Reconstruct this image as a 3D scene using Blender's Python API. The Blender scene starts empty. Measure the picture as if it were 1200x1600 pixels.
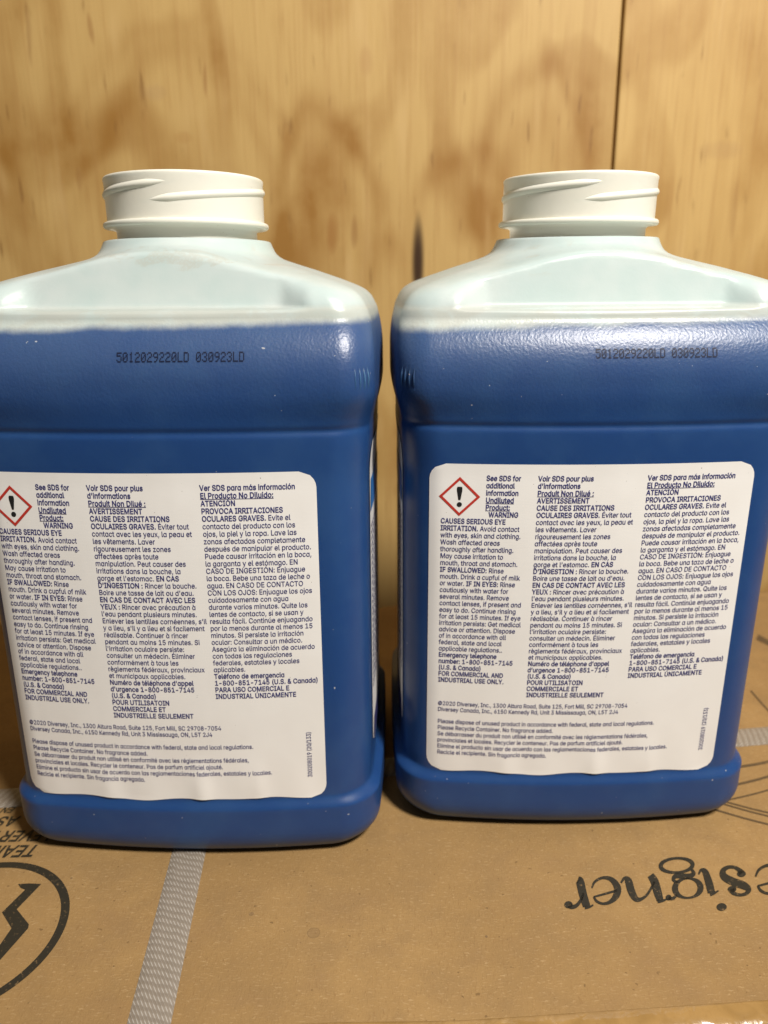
import bpy, bmesh, math, random
from mathutils import Vector, Matrix

random.seed(7)
S = bpy.context.scene
C = S.collection
R = math.radians

# ------------------------------------------------------------------ camera
CAM_H, PITCH, ROLL, FPX = .2204, R(17.08), R(.46), 1190.5
cd = bpy.data.cameras.new('camera')
cd.sensor_fit = 'VERTICAL'
cd.sensor_height = 36.0
cd.lens = FPX / 1600 * 36
cd.clip_start, cd.clip_end = .01, 50
cd.dof.use_dof = True
cd.dof.focus_distance = .258
cd.dof.aperture_fstop = 11
cam = bpy.data.objects.new('camera', cd)
C.objects.link(cam)
cam.matrix_world = (Matrix.Translation((0, 0, CAM_H)) @ Matrix.Rotation(math.pi/2 - PITCH, 4, 'X')
                    @ Matrix.Rotation(-ROLL, 4, 'Z'))
S.camera = cam

# ------------------------------------------------------------------ light
w = bpy.data.worlds.new('World')
S.world = w
w.use_nodes = True
bg = w.node_tree.nodes['Background']
bg.inputs['Color'].default_value = (1.0, .86, .70, 1)
bg.inputs['Strength'].default_value = .062

def area(name, loc, target, size, power, col):
    l = bpy.data.lights.new(name, 'AREA')
    l.shape = 'DISK'
    l.size = size
    l.energy = power
    l.color = col
    o = bpy.data.objects.new(name, l)
    C.objects.link(o)
    o.location = loc
    o.rotation_euler = (Vector(target) - Vector(loc)).to_track_quat('-Z', 'Y').to_euler()
    return o
area('ceiling_lamp', (.40, -.27, .98), (.05, .32, .12), .20, 20.5, (1.0, .94, .86))

S.view_settings.view_transform = 'Standard'
S.view_settings.look = 'None'
S.view_settings.exposure = 0
S.view_settings.gamma = 1
S.view_settings.use_curve_mapping = False
S.cycles.use_denoising = True
S.cycles.denoiser = 'OPENIMAGEDENOISE'
S.cycles.max_bounces = 10
S.cycles.transmission_bounces = 6
S.cycles.sample_clamp_indirect = 4

# ------------------------------------------------------------------ helpers
def ray(px, py):
    u = px - 600; v = 800 - py
    c, s = math.cos(ROLL), math.sin(ROLL)
    u, v = u*c + v*s, -u*s + v*c
    u /= FPX; v /= FPX
    cp, sp = math.cos(PITCH), math.sin(PITCH)
    return Vector((u, cp + v*sp, -sp + v*cp))

def on_box(px, py):                       # photo position -> point of the box lid
    d = ray(px, py)
    t = -CAM_H / d.z
    p = Vector((0, 0, CAM_H)) + d*t
    return p.x, p.y

WALL_Y = .565
def on_wall(px, py):
    d = ray(px, py)
    t = WALL_Y / d.y
    return d.x*t, CAM_H + d.z*t

def sstep(a, b, x):
    t = min(1, max(0, (x-a)/(b-a)))
    return t*t*(3-2*t)

def mesh_obj(name, verts, faces, mat, parent=None, smooth=True):
    me = bpy.data.meshes.new(name)
    me.from_pydata(verts, [], faces)
    me.update()
    if smooth:
        for p in me.polygons: p.use_smooth = True
    if mat: me.materials.append(mat)
    o = bpy.data.objects.new(name, me)
    C.objects.link(o)
    if parent: o.parent = parent
    return o

def tag(o, label=None, cat=None, group=None, kind=None):
    if label: o['label'] = label
    if cat: o['category'] = cat
    if group: o['group'] = group
    if kind: o['kind'] = kind
    return o

def empty(name, loc, rot=(0, 0, 0)):
    o = bpy.data.objects.new(name, None)
    o.empty_display_size = .02
    C.objects.link(o)
    o.location = loc
    o.rotation_euler = rot
    return o

# ---- node helpers
class NT:
    def __init__(self, name):
        self.m = bpy.data.materials.new(name)
        self.m.use_nodes = True
        self.t = self.m.node_tree
        self.t.nodes.clear()
        self.out = self.t.nodes.new('ShaderNodeOutputMaterial')
    def n(self, typ, **kw):
        x = self.t.nodes.new(typ)
        for k, v in kw.items(): setattr(x, k, v)
        return x
    def put(self, sock, v):
        if v is None: return
        if hasattr(v, 'links') or isinstance(v, bpy.types.NodeSocket): self.t.links.new(v, sock)
        else:
            if isinstance(v, (tuple, list)) and len(v) == 3 and sock.type == 'RGBA': v = (*v, 1)
            sock.default_value = v
    def math(self, op, a, b=None, c=None, clamp=False):
        x = self.n('ShaderNodeMath', operation=op, use_clamp=clamp)
        self.put(x.inputs[0], a); self.put(x.inputs[1], b)
        if c is not None: self.put(x.inputs[2], c)
        return x.outputs[0]
    def coord(self, which='Object'):
        return self.n('ShaderNodeTexCoord').outputs[which]
    def sep(self, v):
        x = self.n('ShaderNodeSeparateXYZ'); self.put(x.inputs[0], v)
        return x.outputs
    def comb(self, a=0., b=0., c=0.):
        x = self.n('ShaderNodeCombineXYZ')
        for i, v in enumerate((a, b, c)): self.put(x.inputs[i], v)
        return x.outputs[0]
    def scale(self, v, s, off=(0, 0, 0)):
        x = self.n('ShaderNodeMapping')
        self.put(x.inputs['Vector'], v)
        x.inputs['Scale'].default_value = s
        x.inputs['Location'].default_value = off
        return x.outputs[0]
    def noise(self, v, s=1., d=2., rough=.5, dist=0.):
        x = self.n('ShaderNodeTexNoise')
        self.put(x.inputs['Vector'], v)
        x.inputs['Scale'].default_value = s
        x.inputs['Detail'].default_value = d
        x.inputs['Roughness'].default_value = rough
        x.inputs['Distortion'].default_value = dist
        return x.outputs['Fac']
    def ss(self, v, a, b, lo=0., hi=1.):
        x = self.n('ShaderNodeMapRange', interpolation_type='SMOOTHSTEP')
        self.put(x.inputs['Value'], v)
        x.inputs['From Min'].default_value = a; x.inputs['From Max'].default_value = b
        x.inputs['To Min'].default_value = lo; x.inputs['To Max'].default_value = hi
        return x.outputs[0]
    def mix(self, f, a, b, blend='MIX'):
        x = self.n('ShaderNodeMix', data_type='RGBA', blend_type=blend)
        self.put(x.inputs[0], f); self.put(x.inputs[6], a); self.put(x.inputs[7], b)
        return x.outputs[2]
    def bump(self, h, dist, strength=1., normal=None):
        x = self.n('ShaderNodeBump')
        self.put(x.inputs['Height'], h)
        x.inputs['Distance'].default_value = dist
        x.inputs['Strength'].default_value = strength
        if normal is not None: self.put(x.inputs['Normal'], normal)
        return x.outputs[0]
    def principled(self, col, rough, normal=None, **kw):
        x = self.n('ShaderNodeBsdfPrincipled')
        self.put(x.inputs['Base Color'], col)
        self.put(x.inputs['Roughness'], rough)
        if normal is not None: self.put(x.inputs['Normal'], normal)
        for k, v in kw.items(): self.put(x.inputs[k], v)
        return x.outputs[0]
    def done(self, sh):
        self.t.links.new(sh, self.out.inputs['Surface'])
        return self.m

def plain(name, col, rough=.5, **kw):
    N = NT(name)
    return N.done(N.principled(col, rough, **kw))

# ------------------------------------------------------------------ materials
def mat_plywood(name, seed, arches, knots, gain=1.0):
    N = NT(name)
    P = N.coord()
    o = N.sep(P); X, Z = o[0], o[2]
    warp = N.noise(N.scale(P, (9, 1, 5), (seed, 0, seed)), 1, 3)
    warp2 = N.noise(N.scale(P, (30, 1, 12), (seed+3, 0, 1)), 1, 3)
    Xw = N.math('ADD', X, N.math('MULTIPLY', N.math('SUBTRACT', warp, .5), .05))
    Xw = N.math('ADD', Xw, N.math('MULTIPLY', N.math('SUBTRACT', warp2, .5), .016))
    Zw = N.math('ADD', Z, N.math('MULTIPLY', N.math('SUBTRACT', warp2, .5), .05))
    # broad growth-ring bands
    F = N.noise(N.scale(P, (9, 1, 4.2), (seed*2, 0, .7)), 1, 2, .45, .35)
    band = N.math('SINE', N.math('MULTIPLY', F, 30))
    band = N.ss(band, -.2, 1.0)
    stain = N.math('MULTIPLY', band, .50)
    for (xc, zc, a, b, wd, st) in arches:
        dx = N.math('DIVIDE', N.math('SUBTRACT', Xw, xc), a)
        dz = N.math('DIVIDE', N.math('SUBTRACT', Zw, zc), b)
        r = N.math('SQRT', N.math('ADD', N.math('MULTIPLY', dx, dx), N.math('MULTIPLY', dz, dz)))
        g = N.math('DIVIDE', N.math('SUBTRACT', r, 1.0), wd)
        g = N.math('POWER', 2.718, N.math('MULTIPLY', N.math('MULTIPLY', g, g), -1.0))
        up = N.ss(dz, -.9, -.1)
        g = N.math('MULTIPLY', N.math('MULTIPLY', g, up), st*.72)
        stain = N.math('ADD', stain, g)
    blot = N.noise(N.scale(P, (22, 1, 16), (seed, 0, 4)), 1, 4, .6)
    stain = N.math('MULTIPLY', stain, N.ss(blot, .25, .7, .45, 1.2))
    fine = N.noise(N.scale(P, (420, 1, 14), (seed, 0, 0)), 1, 3, .6)
    mid = N.noise(N.scale(P, (110, 1, 7), (seed, 0, 9)), 1, 3, .6)
    stain = N.math('ADD', stain, N.math('MULTIPLY', N.math('SUBTRACT', mid, .5), .34), clamp=True)
    col = N.mix(stain, (.525*gain, .348*gain, .130*gain), (.310*gain, .155*gain, .034*gain))
    col = N.mix(N.ss(fine, .46, .70, 0, .30), col, (.36, .19, .06))
    dash = N.noise(N.scale(P, (300, 1, 34), (seed+5, 0, 2)), 1, 1, .5)
    dmask = N.math('MULTIPLY', N.ss(dash, .66, .76), N.ss(blot, .42, .6))
    col = N.mix(N.math('MULTIPLY', dmask, .6), col, (.20, .095, .025))
    pale = N.noise(N.scale(P, (60, 1, 10), (seed+9, 0, 2)), 1, 2, .5)
    col = N.mix(N.ss(pale, .58, .78, 0, .28), col, (.64, .45, .21))
    for (xc, zc, a, b, st, dk) in knots:
        dx = N.math('DIVIDE', N.math('SUBTRACT', X if b > .02 else N.math('ADD', X, N.math('MULTIPLY', N.math('SUBTRACT', warp2, .5), .012)), xc), a)
        dz = N.math('DIVIDE', N.math('SUBTRACT', Z, zc), b)
        r = N.math('ADD', N.math('MULTIPLY', dx, dx), N.math('MULTIPLY', dz, dz))
        col = N.mix(N.math('MULTIPLY', N.ss(r, 1.9, .05, 0, st), N.ss(mid, .2, .55, .5, 1) if b < .02 else 1.0), col, dk)
    bp = N.bump(N.math('ADD', fine, N.math('MULTIPLY', mid, .6)), .0004, .5)
    return N.done(N.principled(col, .52, bp, **{'Specular IOR Level': .3}))

def mat_cardboard():
    N = NT('kraft_cardboard')
    P = N.coord()
    big = N.noise(P, 9, 3, .6)
    med = N.noise(P, 60, 4, .65)
    f1 = N.noise(N.scale(P, (500, 1500, 1)), 1, 2, .6, .6)
    f2 = N.noise(N.scale(P, (1500, 420, 1), (4, 2, 0)), 1, 2, .6, .8)
    col = N.mix(N.ss(big, .3, .7), (.280, .170, .066), (.35, .216, .085))
    col = N.mix(N.ss(med, .35, .75, 0, .55), col, (.24, .15, .066))
    col = N.mix(N.ss(f1, .55, .75, 0, .40), col, (.52, .36, .19))
    col = N.mix(N.ss(f2, .55, .75, 0, .55), col, (.24, .135, .05))
    corr = N.math('SINE', N.math('MULTIPLY', N.sep(P)[0], 950))
    col = N.mix(N.ss(corr, -1, 1, 0, .11), col, (.30, .18, .07))
    dots = N.noise(P, 520, 1, .4)
    col = N.mix(N.ss(dots, .755, .80, 0, .55), col, (.10, .055, .02))
    smear = N.noise(N.scale(P, (26, 40, 1), (1, 5, 0)), 1, 4, .65)
    col = N.mix(N.ss(smear, .52, .74, 0, .45), col, (.26, .155, .07))
    o = N.sep(P)
    for (px, py, rr, fill, ring) in ((490, 1462, .0022, .28, .35), (393, 1432, .0009, .5, .2), (112, 1375, .0005, .7, 0), (760, 1460, .0005, .8, 0)):
        x, y = on_box(px, py)
        dx = N.math('SUBTRACT', o[0], x); dy = N.math('SUBTRACT', o[1], y)
        r = N.math('SQRT', N.math('ADD', N.math('MULTIPLY', dx, dx), N.math('MULTIPLY', dy, dy)))
        r = N.math('ADD', r, N.math('MULTIPLY', N.math('SUBTRACT', med, .5), rr*.5))
        col = N.mix(N.ss(r, rr*1.05, rr*.9, 0, fill), col, (.16, .10, .05))
        if ring:
            e = N.math('ABSOLUTE', N.math('SUBTRACT', r, rr))
            col = N.mix(N.ss(e, rr*.16, 0, 0, ring), col, (.13, .08, .035))
    h = N.math('ADD', N.math('ADD', f1, f2), N.math('MULTIPLY', med, 1.5))
    bp = N.bump(h, .00025, .55, N.bump(N.noise(N.scale(P, (14, 26, 1)), 1, 3, .55), .004, .35))
    return N.done(N.principled(col, .72, bp, **{'Specular IOR Level': .25}))

def mat_body():
    """milky translucent shell, coloured by the blue liquid standing behind it"""
    N = NT('milky_plastic_with_blue_liquid')
    P = N.coord()
    o = N.sep(P); X, Y, Z = o[0], o[1], o[2]
    oi = N.n('ShaderNodeObjectInfo')
    rnd = N.math('MULTIPLY', oi.outputs['Random'], 3.7)
    Pr = N.n('ShaderNodeVectorMath', operation='ADD')
    N.put(Pr.inputs[0], P); N.put(Pr.inputs[1], N.comb(rnd, rnd, rnd)); Pr = Pr.outputs[0]
    wob = N.noise(N.scale(Pr, (45, 45, 10)), 1, 3, .6)
    wob2 = N.noise(Pr, 420, 2, .6)
    line = N.math('ADD', .2052, N.math('MULTIPLY', X, .024))
    line = N.math('ADD', line, N.math('MULTIPLY', N.math('SUBTRACT', wob, .5), .0034))
    line = N.math('ADD', line, N.math('MULTIPLY', N.math('SUBTRACT', wob2, .5), .0007))
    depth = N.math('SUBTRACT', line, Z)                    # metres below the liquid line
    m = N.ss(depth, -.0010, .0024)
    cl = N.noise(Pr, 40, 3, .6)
    sheen_fade = N.ss(depth, .034, .0005)                        # overhead sheen painted in: paler, greyer blue fading out below the liquid line
    blue = N.mix(N.math('MULTIPLY', sheen_fade, N.ss(cl, .2, .8, .3, .62)), (.014, .059, .200), (.094, .138, .230))
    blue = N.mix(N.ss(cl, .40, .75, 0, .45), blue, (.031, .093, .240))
    # dried dust on the shoulder
    d1 = N.noise(N.scale(Pr, (55, 55, 110), (2, 1, 0)), 1, 4, .6, .8)
    dust = N.math('MULTIPLY', N.ss(d1, .56, .62), N.ss(Z, .219, .224))
    dust = N.math('MULTIPLY', dust, N.ss(Z, .2335, .229))
    gr = N.noise(Pr, 1300, 2, .6)
    white = N.mix(N.ss(cl, .3, .7), (.59, .715, .70), (.69, .775, .76))
    white = N.mix(N.math('MULTIPLY', dust, N.ss(gr, .3, .6, .12, .36)), white, (.56, .52, .42))
    low = N.math('MULTIPLY', N.ss(Z, .2118, .2095), N.ss(d1, .35, .55, .25, .6))
    white = N.mix(low, white, (.58, .575, .50))
    speck = N.noise(Pr, 800, 0, .4)
    spm = N.ss(speck, .875, .90)
    blue = N.mix(N.math('MULTIPLY', spm, .7), blue, (.55, .55, .55))
    # pebbled grain of the moulded plastic
    vo = N.n('ShaderNodeTexVoronoi', feature='SMOOTH_F1')
    N.put(vo.inputs['Vector'], N.scale(Pr, (1, 1, .75)))
    vo.inputs['Scale'].default_value = 1000
    peb = N.math('ADD', N.math('MULTIPLY', vo.outputs['Distance'], .6), N.noise(Pr, 1100, 2, .6))
    grain = N.ss(Z, .166, .186, .18, 1.)
    grain = N.math('MULTIPLY', grain, N.ss(Z, .2085, .2040, .2, 1.))
    bp = N.n('ShaderNodeBump'); N.put(bp.inputs['Height'], peb)
    bp.inputs['Distance'].default_value = .00022
    N.put(bp.inputs['Strength'], N.math('MULTIPLY', grain, .42))
    big = N.noise(Pr, 60, 2, .5)
    nb = N.bump(big, .0006, .25, bp.outputs[0])
    rgh = .365
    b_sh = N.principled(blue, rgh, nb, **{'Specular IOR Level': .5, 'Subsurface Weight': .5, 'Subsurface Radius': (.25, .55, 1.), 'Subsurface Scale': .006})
    w_sh = N.principled(white, .30, nb, **{'Specular IOR Level': .5})
    tr = N.n('ShaderNodeBsdfTranslucent'); N.put(tr.inputs['Color'], N.mix(.5, white, (.80, .88, .86)))
    N.put(tr.inputs['Normal'], nb)
    ws = N.n('ShaderNodeMixShader'); ws.inputs[0].default_value = .25
    N.put(ws.inputs[1], w_sh); N.put(ws.inputs[2], tr.outputs[0])
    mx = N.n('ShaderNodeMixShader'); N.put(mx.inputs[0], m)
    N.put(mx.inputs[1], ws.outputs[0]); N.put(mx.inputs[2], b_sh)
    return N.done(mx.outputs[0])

def mat_neck():
    N = NT('milky_white_plastic')
    P = N.coord()
    cl = N.noise(P, 70, 3, .6)
    gr = N.noise(P, 900, 2, .6)
    col = N.mix(N.ss(cl, .3, .75), (.92, .915, .83), (.89, .89, .80))
    col = N.mix(N.ss(gr, .72, .78, 0, .5), col, (.42, .36, .26))
    nb = N.bump(N.noise(P, 160, 2, .5), .0004, .25)
    sh = N.principled(col, .3, nb)
    tr = N.n('ShaderNodeBsdfTranslucent'); N.put(tr.inputs['Color'], (.93, .92, .84, 1))
    ws = N.n('ShaderNodeMixShader'); ws.inputs[0].default_value = .22
    N.put(ws.inputs[1], sh); N.put(ws.inputs[2], tr.outputs[0])
    return N.done(ws.outputs[0])

def mat_paper():
    N = NT('white_label_paper')
    P = N.coord()
    n1 = N.noise(P, 30, 3, .6)
    n2 = N.noise(P, 900, 1, .4)
    fb = N.noise(N.scale(P, (250, 1, 1400)), 1, 2, .5)
    col = N.mix(N.ss(n1, .35, .7), (.84, .83, .81), (.81, .795, .77))
    col = N.mix(N.ss(n2, .80, .84, 0, .7), col, (.15, .13, .11))
    bp = N.bump(N.math('ADD', N.noise(N.scale(P, (70, 1, 22)), 1, 2, .5), N.math('MULTIPLY', fb, .05)), .0006, .35)
    return N.done(N.principled(col, .5, bp, **{'Specular IOR Level': .35}))

def mat_strap():
    N = NT('woven_strapping_tape')
    P = N.coord()
    o = N.sep(P); X, Y = o[0], o[1]
    nz = N.noise(N.scale(P, (300, 100, 1)), 1, 2, .5)
    a = N.math('SINE', N.math('ADD', N.math('MULTIPLY', X, 5600), N.math('MULTIPLY', Y, 3000)))
    b = N.math('SINE', N.math('ADD', N.math('ADD', N.math('MULTIPLY', Y, 2100), N.math('MULTIPLY', X, 700)), N.math('MULTIPLY', nz, 5)))
    la = N.ss(a, .1, .9)
    lb = N.ss(b, -.3, .9)
    base = N.mix(N.noise(P, 90, 3, .6), (.215, .18, .14), (.285, .24, .195))
    col = N.mix(N.math('MULTIPLY', lb, .30), base, (.17, .135, .10))
    col = N.mix(N.math('MULTIPLY', la, N.ss(b, .6, -.8, .15, .6)), col, (.56, .53, .48))
    bp = N.bump(N.math('ADD', la, N.math('MULTIPLY', lb, .6)), .00015, .6)
    return N.done(N.principled(col, .38, bp))

def mat_ink(name, col, wear):
    N = NT(name)
    P = N.coord()
    n = N.noise(P, 700, 3, .65)
    c = N.mix(N.ss(n, .58, .74, 0, wear), col, (.30, .19, .085))
    return N.done(N.principled(c, .6, **{'Specular IOR Level': .25}))

def mat_cleartape():
    N = NT('clear_packing_tape')
    P = N.coord()
    wr = N.noise(N.scale(P, (160, 110, 1)), 1, 2, .5, .6)
    cr = N.noise(N.scale(P, (700, 900, 1)), 1, 2, .6)
    col = N.mix(N.ss(wr, .3, .7), (.28, .165, .055), (.35, .21, .075))
    col = N.mix(N.ss(cr, .55, .75, 0, .35), col, (.24, .13, .04))
    bp = N.bump(N.math('ADD', wr, N.math('MULTIPLY', cr, .08)), .0010, .6)
    return N.done(N.principled(col, .17, bp))

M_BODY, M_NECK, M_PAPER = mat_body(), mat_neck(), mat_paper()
M_CARD, M_STRAP, M_TAPE = mat_cardboard(), mat_strap(), mat_cleartape()
M_NAVY = plain('navy_ink', (.042, .044, .175), .55)
M_BLACK = plain('black_ink', (.012, .012, .013), .5)
M_RED = plain('red_ink', (.50, .035, .022), .5)
M_BLUEINK = plain('bright_blue_ink', (.02, .17, .50), .45)
M_CODE = plain('ink_jet_code', (.006, .010, .035), .45)
M_PRINT = mat_ink('black_box_print', (.028, .024, .016), .55)
M_LINE = mat_ink('brown_line_print', (.105, .068, .034), .5)
M_LIQ = plain('blue_liquid', (.012, .06, .24), .08)

# ------------------------------------------------------------------ plywood wall
TOP0 = on_wall(975, 0); TOP1 = on_wall(957, 270)
def seam_x(z):
    return TOP0[0] + (TOP1[0]-TOP0[0]) * (z-TOP0[1])/(TOP1[1]-TOP0[1])
def scale_w(): return .545/FPX
def arch(px, py, wpx, hpx, wd, st):
    x, z = on_wall(px, py)
    return (x, z, wpx*scale_w(), hpx*scale_w(), wd, st)
def knot(px, py, wpx, hpx, st, col):
    x, z = on_wall(px, py)
    return (x, z, wpx*scale_w(), hpx*scale_w(), st, col)
ply_left = mat_plywood('plywood_veneer', 1.3,
    [arch(520, 330, 70, 150, .20, .75), arch(525, 400, 40, 110, .35, .5), arch(300, 330, 130, 210, .13, .45),
     arch(835, 290, 90, 145, .17, .65), arch(830, 320, 45, 95, .5, .5), arch(60, 300, 70, 80, .3, .5),
     arch(300, 420, 200, 330, .06, .35), arch(720, 420, 90, 160, .15, .4)],
    [knot(653, 412, 8.5, 62, 1.0, (.045, .02, .007)), knot(520, 365, 9, 26, .6, (.30, .13, .03)),
     knot(553, 362, 5, 22, .5, (.26, .12, .035)), knot(285, 215, 12, 8, .4, (.40, .22, .07)),
     knot(575, 95, 9, 18, .5, (.44, .26, .10)), knot(240, 145, 14, 10, .35, (.40, .25, .12)),
     knot(322, 125, 3, 20, .5, (.28, .13, .04)), knot(140, 45, 4, 18, .5, (.28, .13, .04)),
     knot(45, 55, 3, 34, .5, (.27, .14, .05)), knot(120, 280, 4, 16, .35, (.30, .15, .05))])
ply_right = mat_plywood('plywood_veneer_pale', 6.1,
    [arch(1190, 420, 60, 170, .25, .45), arch(1075, 330, 30, 260, .4, .3)],
    [knot(1125, 235, 30, 12, .35, (.40, .24, .10)), knot(1150, 330, 5, 40, .4, (.33, .18, .06))], 1.06)

def panel(name, left, mat, zlo=-.36, zhi=.62, xend=.95):
    g = .00085
    def edge(z): return seam_x(z) + (-g if left else g)
    zs = [zlo + (zhi-zlo)*i/8 for i in range(9)]
    bv = .0011
    vs, fs = [], []
    sgn = -1 if left else 1
    for z in zs:
        e = edge(z)
        far = sgn*xend
        vs += [(far, WALL_Y+.018, z), (far, WALL_Y, z), (e + sgn*bv, WALL_Y, z), (e + sgn*bv*.25, WALL_Y+bv*.35, z), (e, WALL_Y+bv*1.3, z), (e, WALL_Y+.018, z)]
    for i in range(8):
        for j in range(6):
            a, b = i*6+j, i*6+(j+1) % 6
            f = (a, b, b+6, a+6)
            fs.append(f if left else f[::-1])
    fs.append(tuple(range(6))); fs.append(tuple(range(48, 54)))
    o = mesh_obj(name, vs, fs, mat, smooth=False)
    bm = bmesh.new(); bm.from_mesh(o.data); bmesh.ops.recalc_face_normals(bm, faces=bm.faces); bm.to_mesh(o.data); bm.free()
    return o
tag(panel('plywood_panel', True, ply_left), 'wide orange-brown plywood panel with arched grain and a dark slit, left of the seam', 'plywood panel', 'plywood panels of the wall')
tag(panel('plywood_panel', False, ply_right), 'paler straight-grained plywood panel to the right of the dark seam', 'plywood panel', 'plywood panels of the wall')

# ------------------------------------------------------------------ cardboard box
XL, DL, LEL, YAL, ZL = -.0752, .2468, R(-.7127), R(-1.4), 0.
XR, DR, LER, YAR, ZR = .0781, .2630, R(.7636), R(.2687), .0006
BW, BD = .150, .1307
a0 = on_box(600, 1600); a1 = on_box(1200, 1560)
BOX_YAW = math.atan2(a1[1]-a0[1], a1[0]-a0[0])
def lid_z(x, y):                          # the lid sags a little: each bottle leans its own way
    t = sstep(-.03, .03, x)
    le = LEL*(1-t) + LER*t
    yc = (DL + BD/2)*(1-t) + (DR + BD/2)*t
    z = ZR*t
    fall = sstep(.10, .18, y)
    v = -(x-a0[0])*math.sin(BOX_YAW) + (y-a0[1])*math.cos(BOX_YAW)
    if v < 0: z -= FR-math.sqrt(max(0, FR*FR-min(FR, -v)**2))
    return math.tan(le)*(y-yc)*fall + z

bc, bs = math.cos(BOX_YAW), math.sin(BOX_YAW)
box = empty('cardboard_box', (0, 0, 0))
tag(box, 'brown cardboard box with black upside-down print and woven strapping tape, carrying both bottles', 'cardboard box')
# lid frame: u along the front edge, v towards the wall, origin at a0
def uv2xy(u, v): return a0[0] + u*bc - v*bs, a0[1] + u*bs + v*bc
def xy2uv(x, y):
    x -= a0[0]; y -= a0[1]
    return x*bc + y*bs, -x*bs + y*bc
U0, U1, V0, V1 = -.42, .55, -.0118, .315
FR = .012
def build_box():
    vlist = [V0, -.0114, -.0108, -.010, -.009, -.0078, -.0064, -.005, -.0036, -.0022, -.001, 0, .001, .003] + [.006+.0045*k for k in range(68)]
    vlist = [v for v in vlist if v < V1-.001]+[V1-.0008, V1]
    nu, nv = 110, len(vlist)-1
    vs, fs = [], []
    for j in range(nv+1):
        for i in range(nu+1):
            x, y = uv2xy(U0+(U1-U0)*i/nu, vlist[j])
            z = lid_z(x, y) - .0022*(1-sstep(0, .006, V1-vlist[j]))
            vs.append((x, y, z))
    for j in range(nv):
        for i in range(nu):
            a = j*(nu+1)+i
            fs.append((a, a+1, a+nu+2, a+nu+1))
    rim = [i for i in range(nu+1)] + [j*(nu+1)+nu for j in range(1, nv+1)] + [nv*(nu+1)+i for i in range(nu-1, -1, -1)] + [j*(nu+1) for j in range(nv-1, 0, -1)]
    base = len(vs)
    for k in rim: vs.append((vs[k][0], vs[k][1], -.30))
    n = len(rim)
    for k in range(n):
        k2 = (k+1) % n
        fs.append((rim[k2], rim[k], base+k, base+k2))
    fs.append(tuple(base+k for k in range(n-1, -1, -1)))
    o = mesh_obj('body', vs, fs, M_CARD, box, smooth=False)
    for p in list(o.data.polygons)[:nu*nv]: p.use_smooth = True
build_box()

def lid_strip(name, p0, p1, w0, w1, mat, lift, nseg=60, ncross=6):
    """tape lying on the lid from p0 to p1 (x, y)"""
    p0, p1 = Vector(p0), Vector(p1)
    d = p1-p0; L = d.length; d.normalize(); n = Vector((d.y, -d.x))
    ang = math.atan2(d.y, d.x) - math.pi/2
    org = Vector((p0.x, p0.y, 0))
    ca, sa = math.cos(ang), math.sin(ang)
    vs, fs = [], []
    for k in range(nseg+1):
        t = k/nseg
        for c in range(ncross+1):
            s = (c/ncross-.5)*(w0+(w1-w0)*t)
            ed = 1 if 0 < c < ncross else .15
            p = p0 + d*(L*t) + n*s
            vs.append((s, L*t, lid_z(p.x, p.y) + lift*ed))
    for k in range(nseg):
        for c in range(ncross):
            a = k*(ncross+1)+c
            fs.append((a, a+1, a+ncross+2, a+ncross+1))
    o = mesh_obj(name, vs, fs, mat, box)
    o.location = org
    o.rotation_euler = (0, 0, ang)
    return o
sA, sB = on_box(235, 1600), on_box(296, 1332)
sw = (on_box(270, 1600)[0] - on_box(200, 1600)[0])
dv = Vector((sB[0]-sA[0], sB[1]-sA[1])).normalized()
P0 = Vector(sA) - dv*.006; P1 = Vector(sA) + dv*.27
tag(lid_strip('strapping_tape', P0, P1, sw*.97, sw*.97, M_STRAP, .0008), 'grey woven strapping tape running towards the front')
tA, tB = on_box(0, 1249), on_box(1188, 1152)
dv2 = (Vector(tB)-Vector(tA)).normalized()
tag(lid_strip('strapping_tape', Vector(tA)-dv2*.25, Vector(tB)+dv2*.15, sw, sw, M_STRAP, .0009), 'pale woven strapping tape crossing behind the bottles')
fu0, fu1 = uv2xy(-.40, -.00555), uv2xy(.52, -.00555)
tag(lid_strip('clear_tape', fu0, fu1, .0121, .0121, M_TAPE, .0004, 90, 22), 'shiny clear packing tape along the front edge')

# prints on the lid
INK = .0002
def lid_poly_mesh(polys):
    """polys: lists of (x, y) outlines on the lid, triangulated"""
    bm = bmesh.new()
    for pl in polys:
        vs = [bm.verts.new((x, y, lid_z(x, y)+INK)) for x, y in pl]
        try: bm.faces.new(vs)
        except ValueError: pass
    bmesh.ops.triangulate(bm, faces=bm.faces)
    bmesh.ops.recalc_face_normals(bm, faces=bm.faces)
    for f in bm.faces:
        if f.normal.z < 0: f.normal_flip()
    return bm
def bm_obj(name, bm, mat, parent):
    me = bpy.data.meshes.new(name); bm.to_mesh(me); bm.free()
    me.materials.append(mat)
    o = bpy.data.objects.new(name, me); C.objects.link(o); o.parent = parent
    return o
def catmull(pts, n=8):
    out = []
    P = [pts[0]] + list(pts) + [pts[-1]]
    for i in range(1, len(P)-2):
        p0, p1, p2, p3 = P[i-1], P[i], P[i+1], P[i+2]
        for k in range(n):
            t = k/n
            out.append(tuple(.5*((2*b) + (-a+c)*t + (2*a-5*b+4*c-d)*t*t + (-a+3*b-3*c+d)*t**3) for a, b, c, d in zip(p0, p1, p2, p3)))
    out.append(tuple(pts[-1]))
    return out
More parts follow.
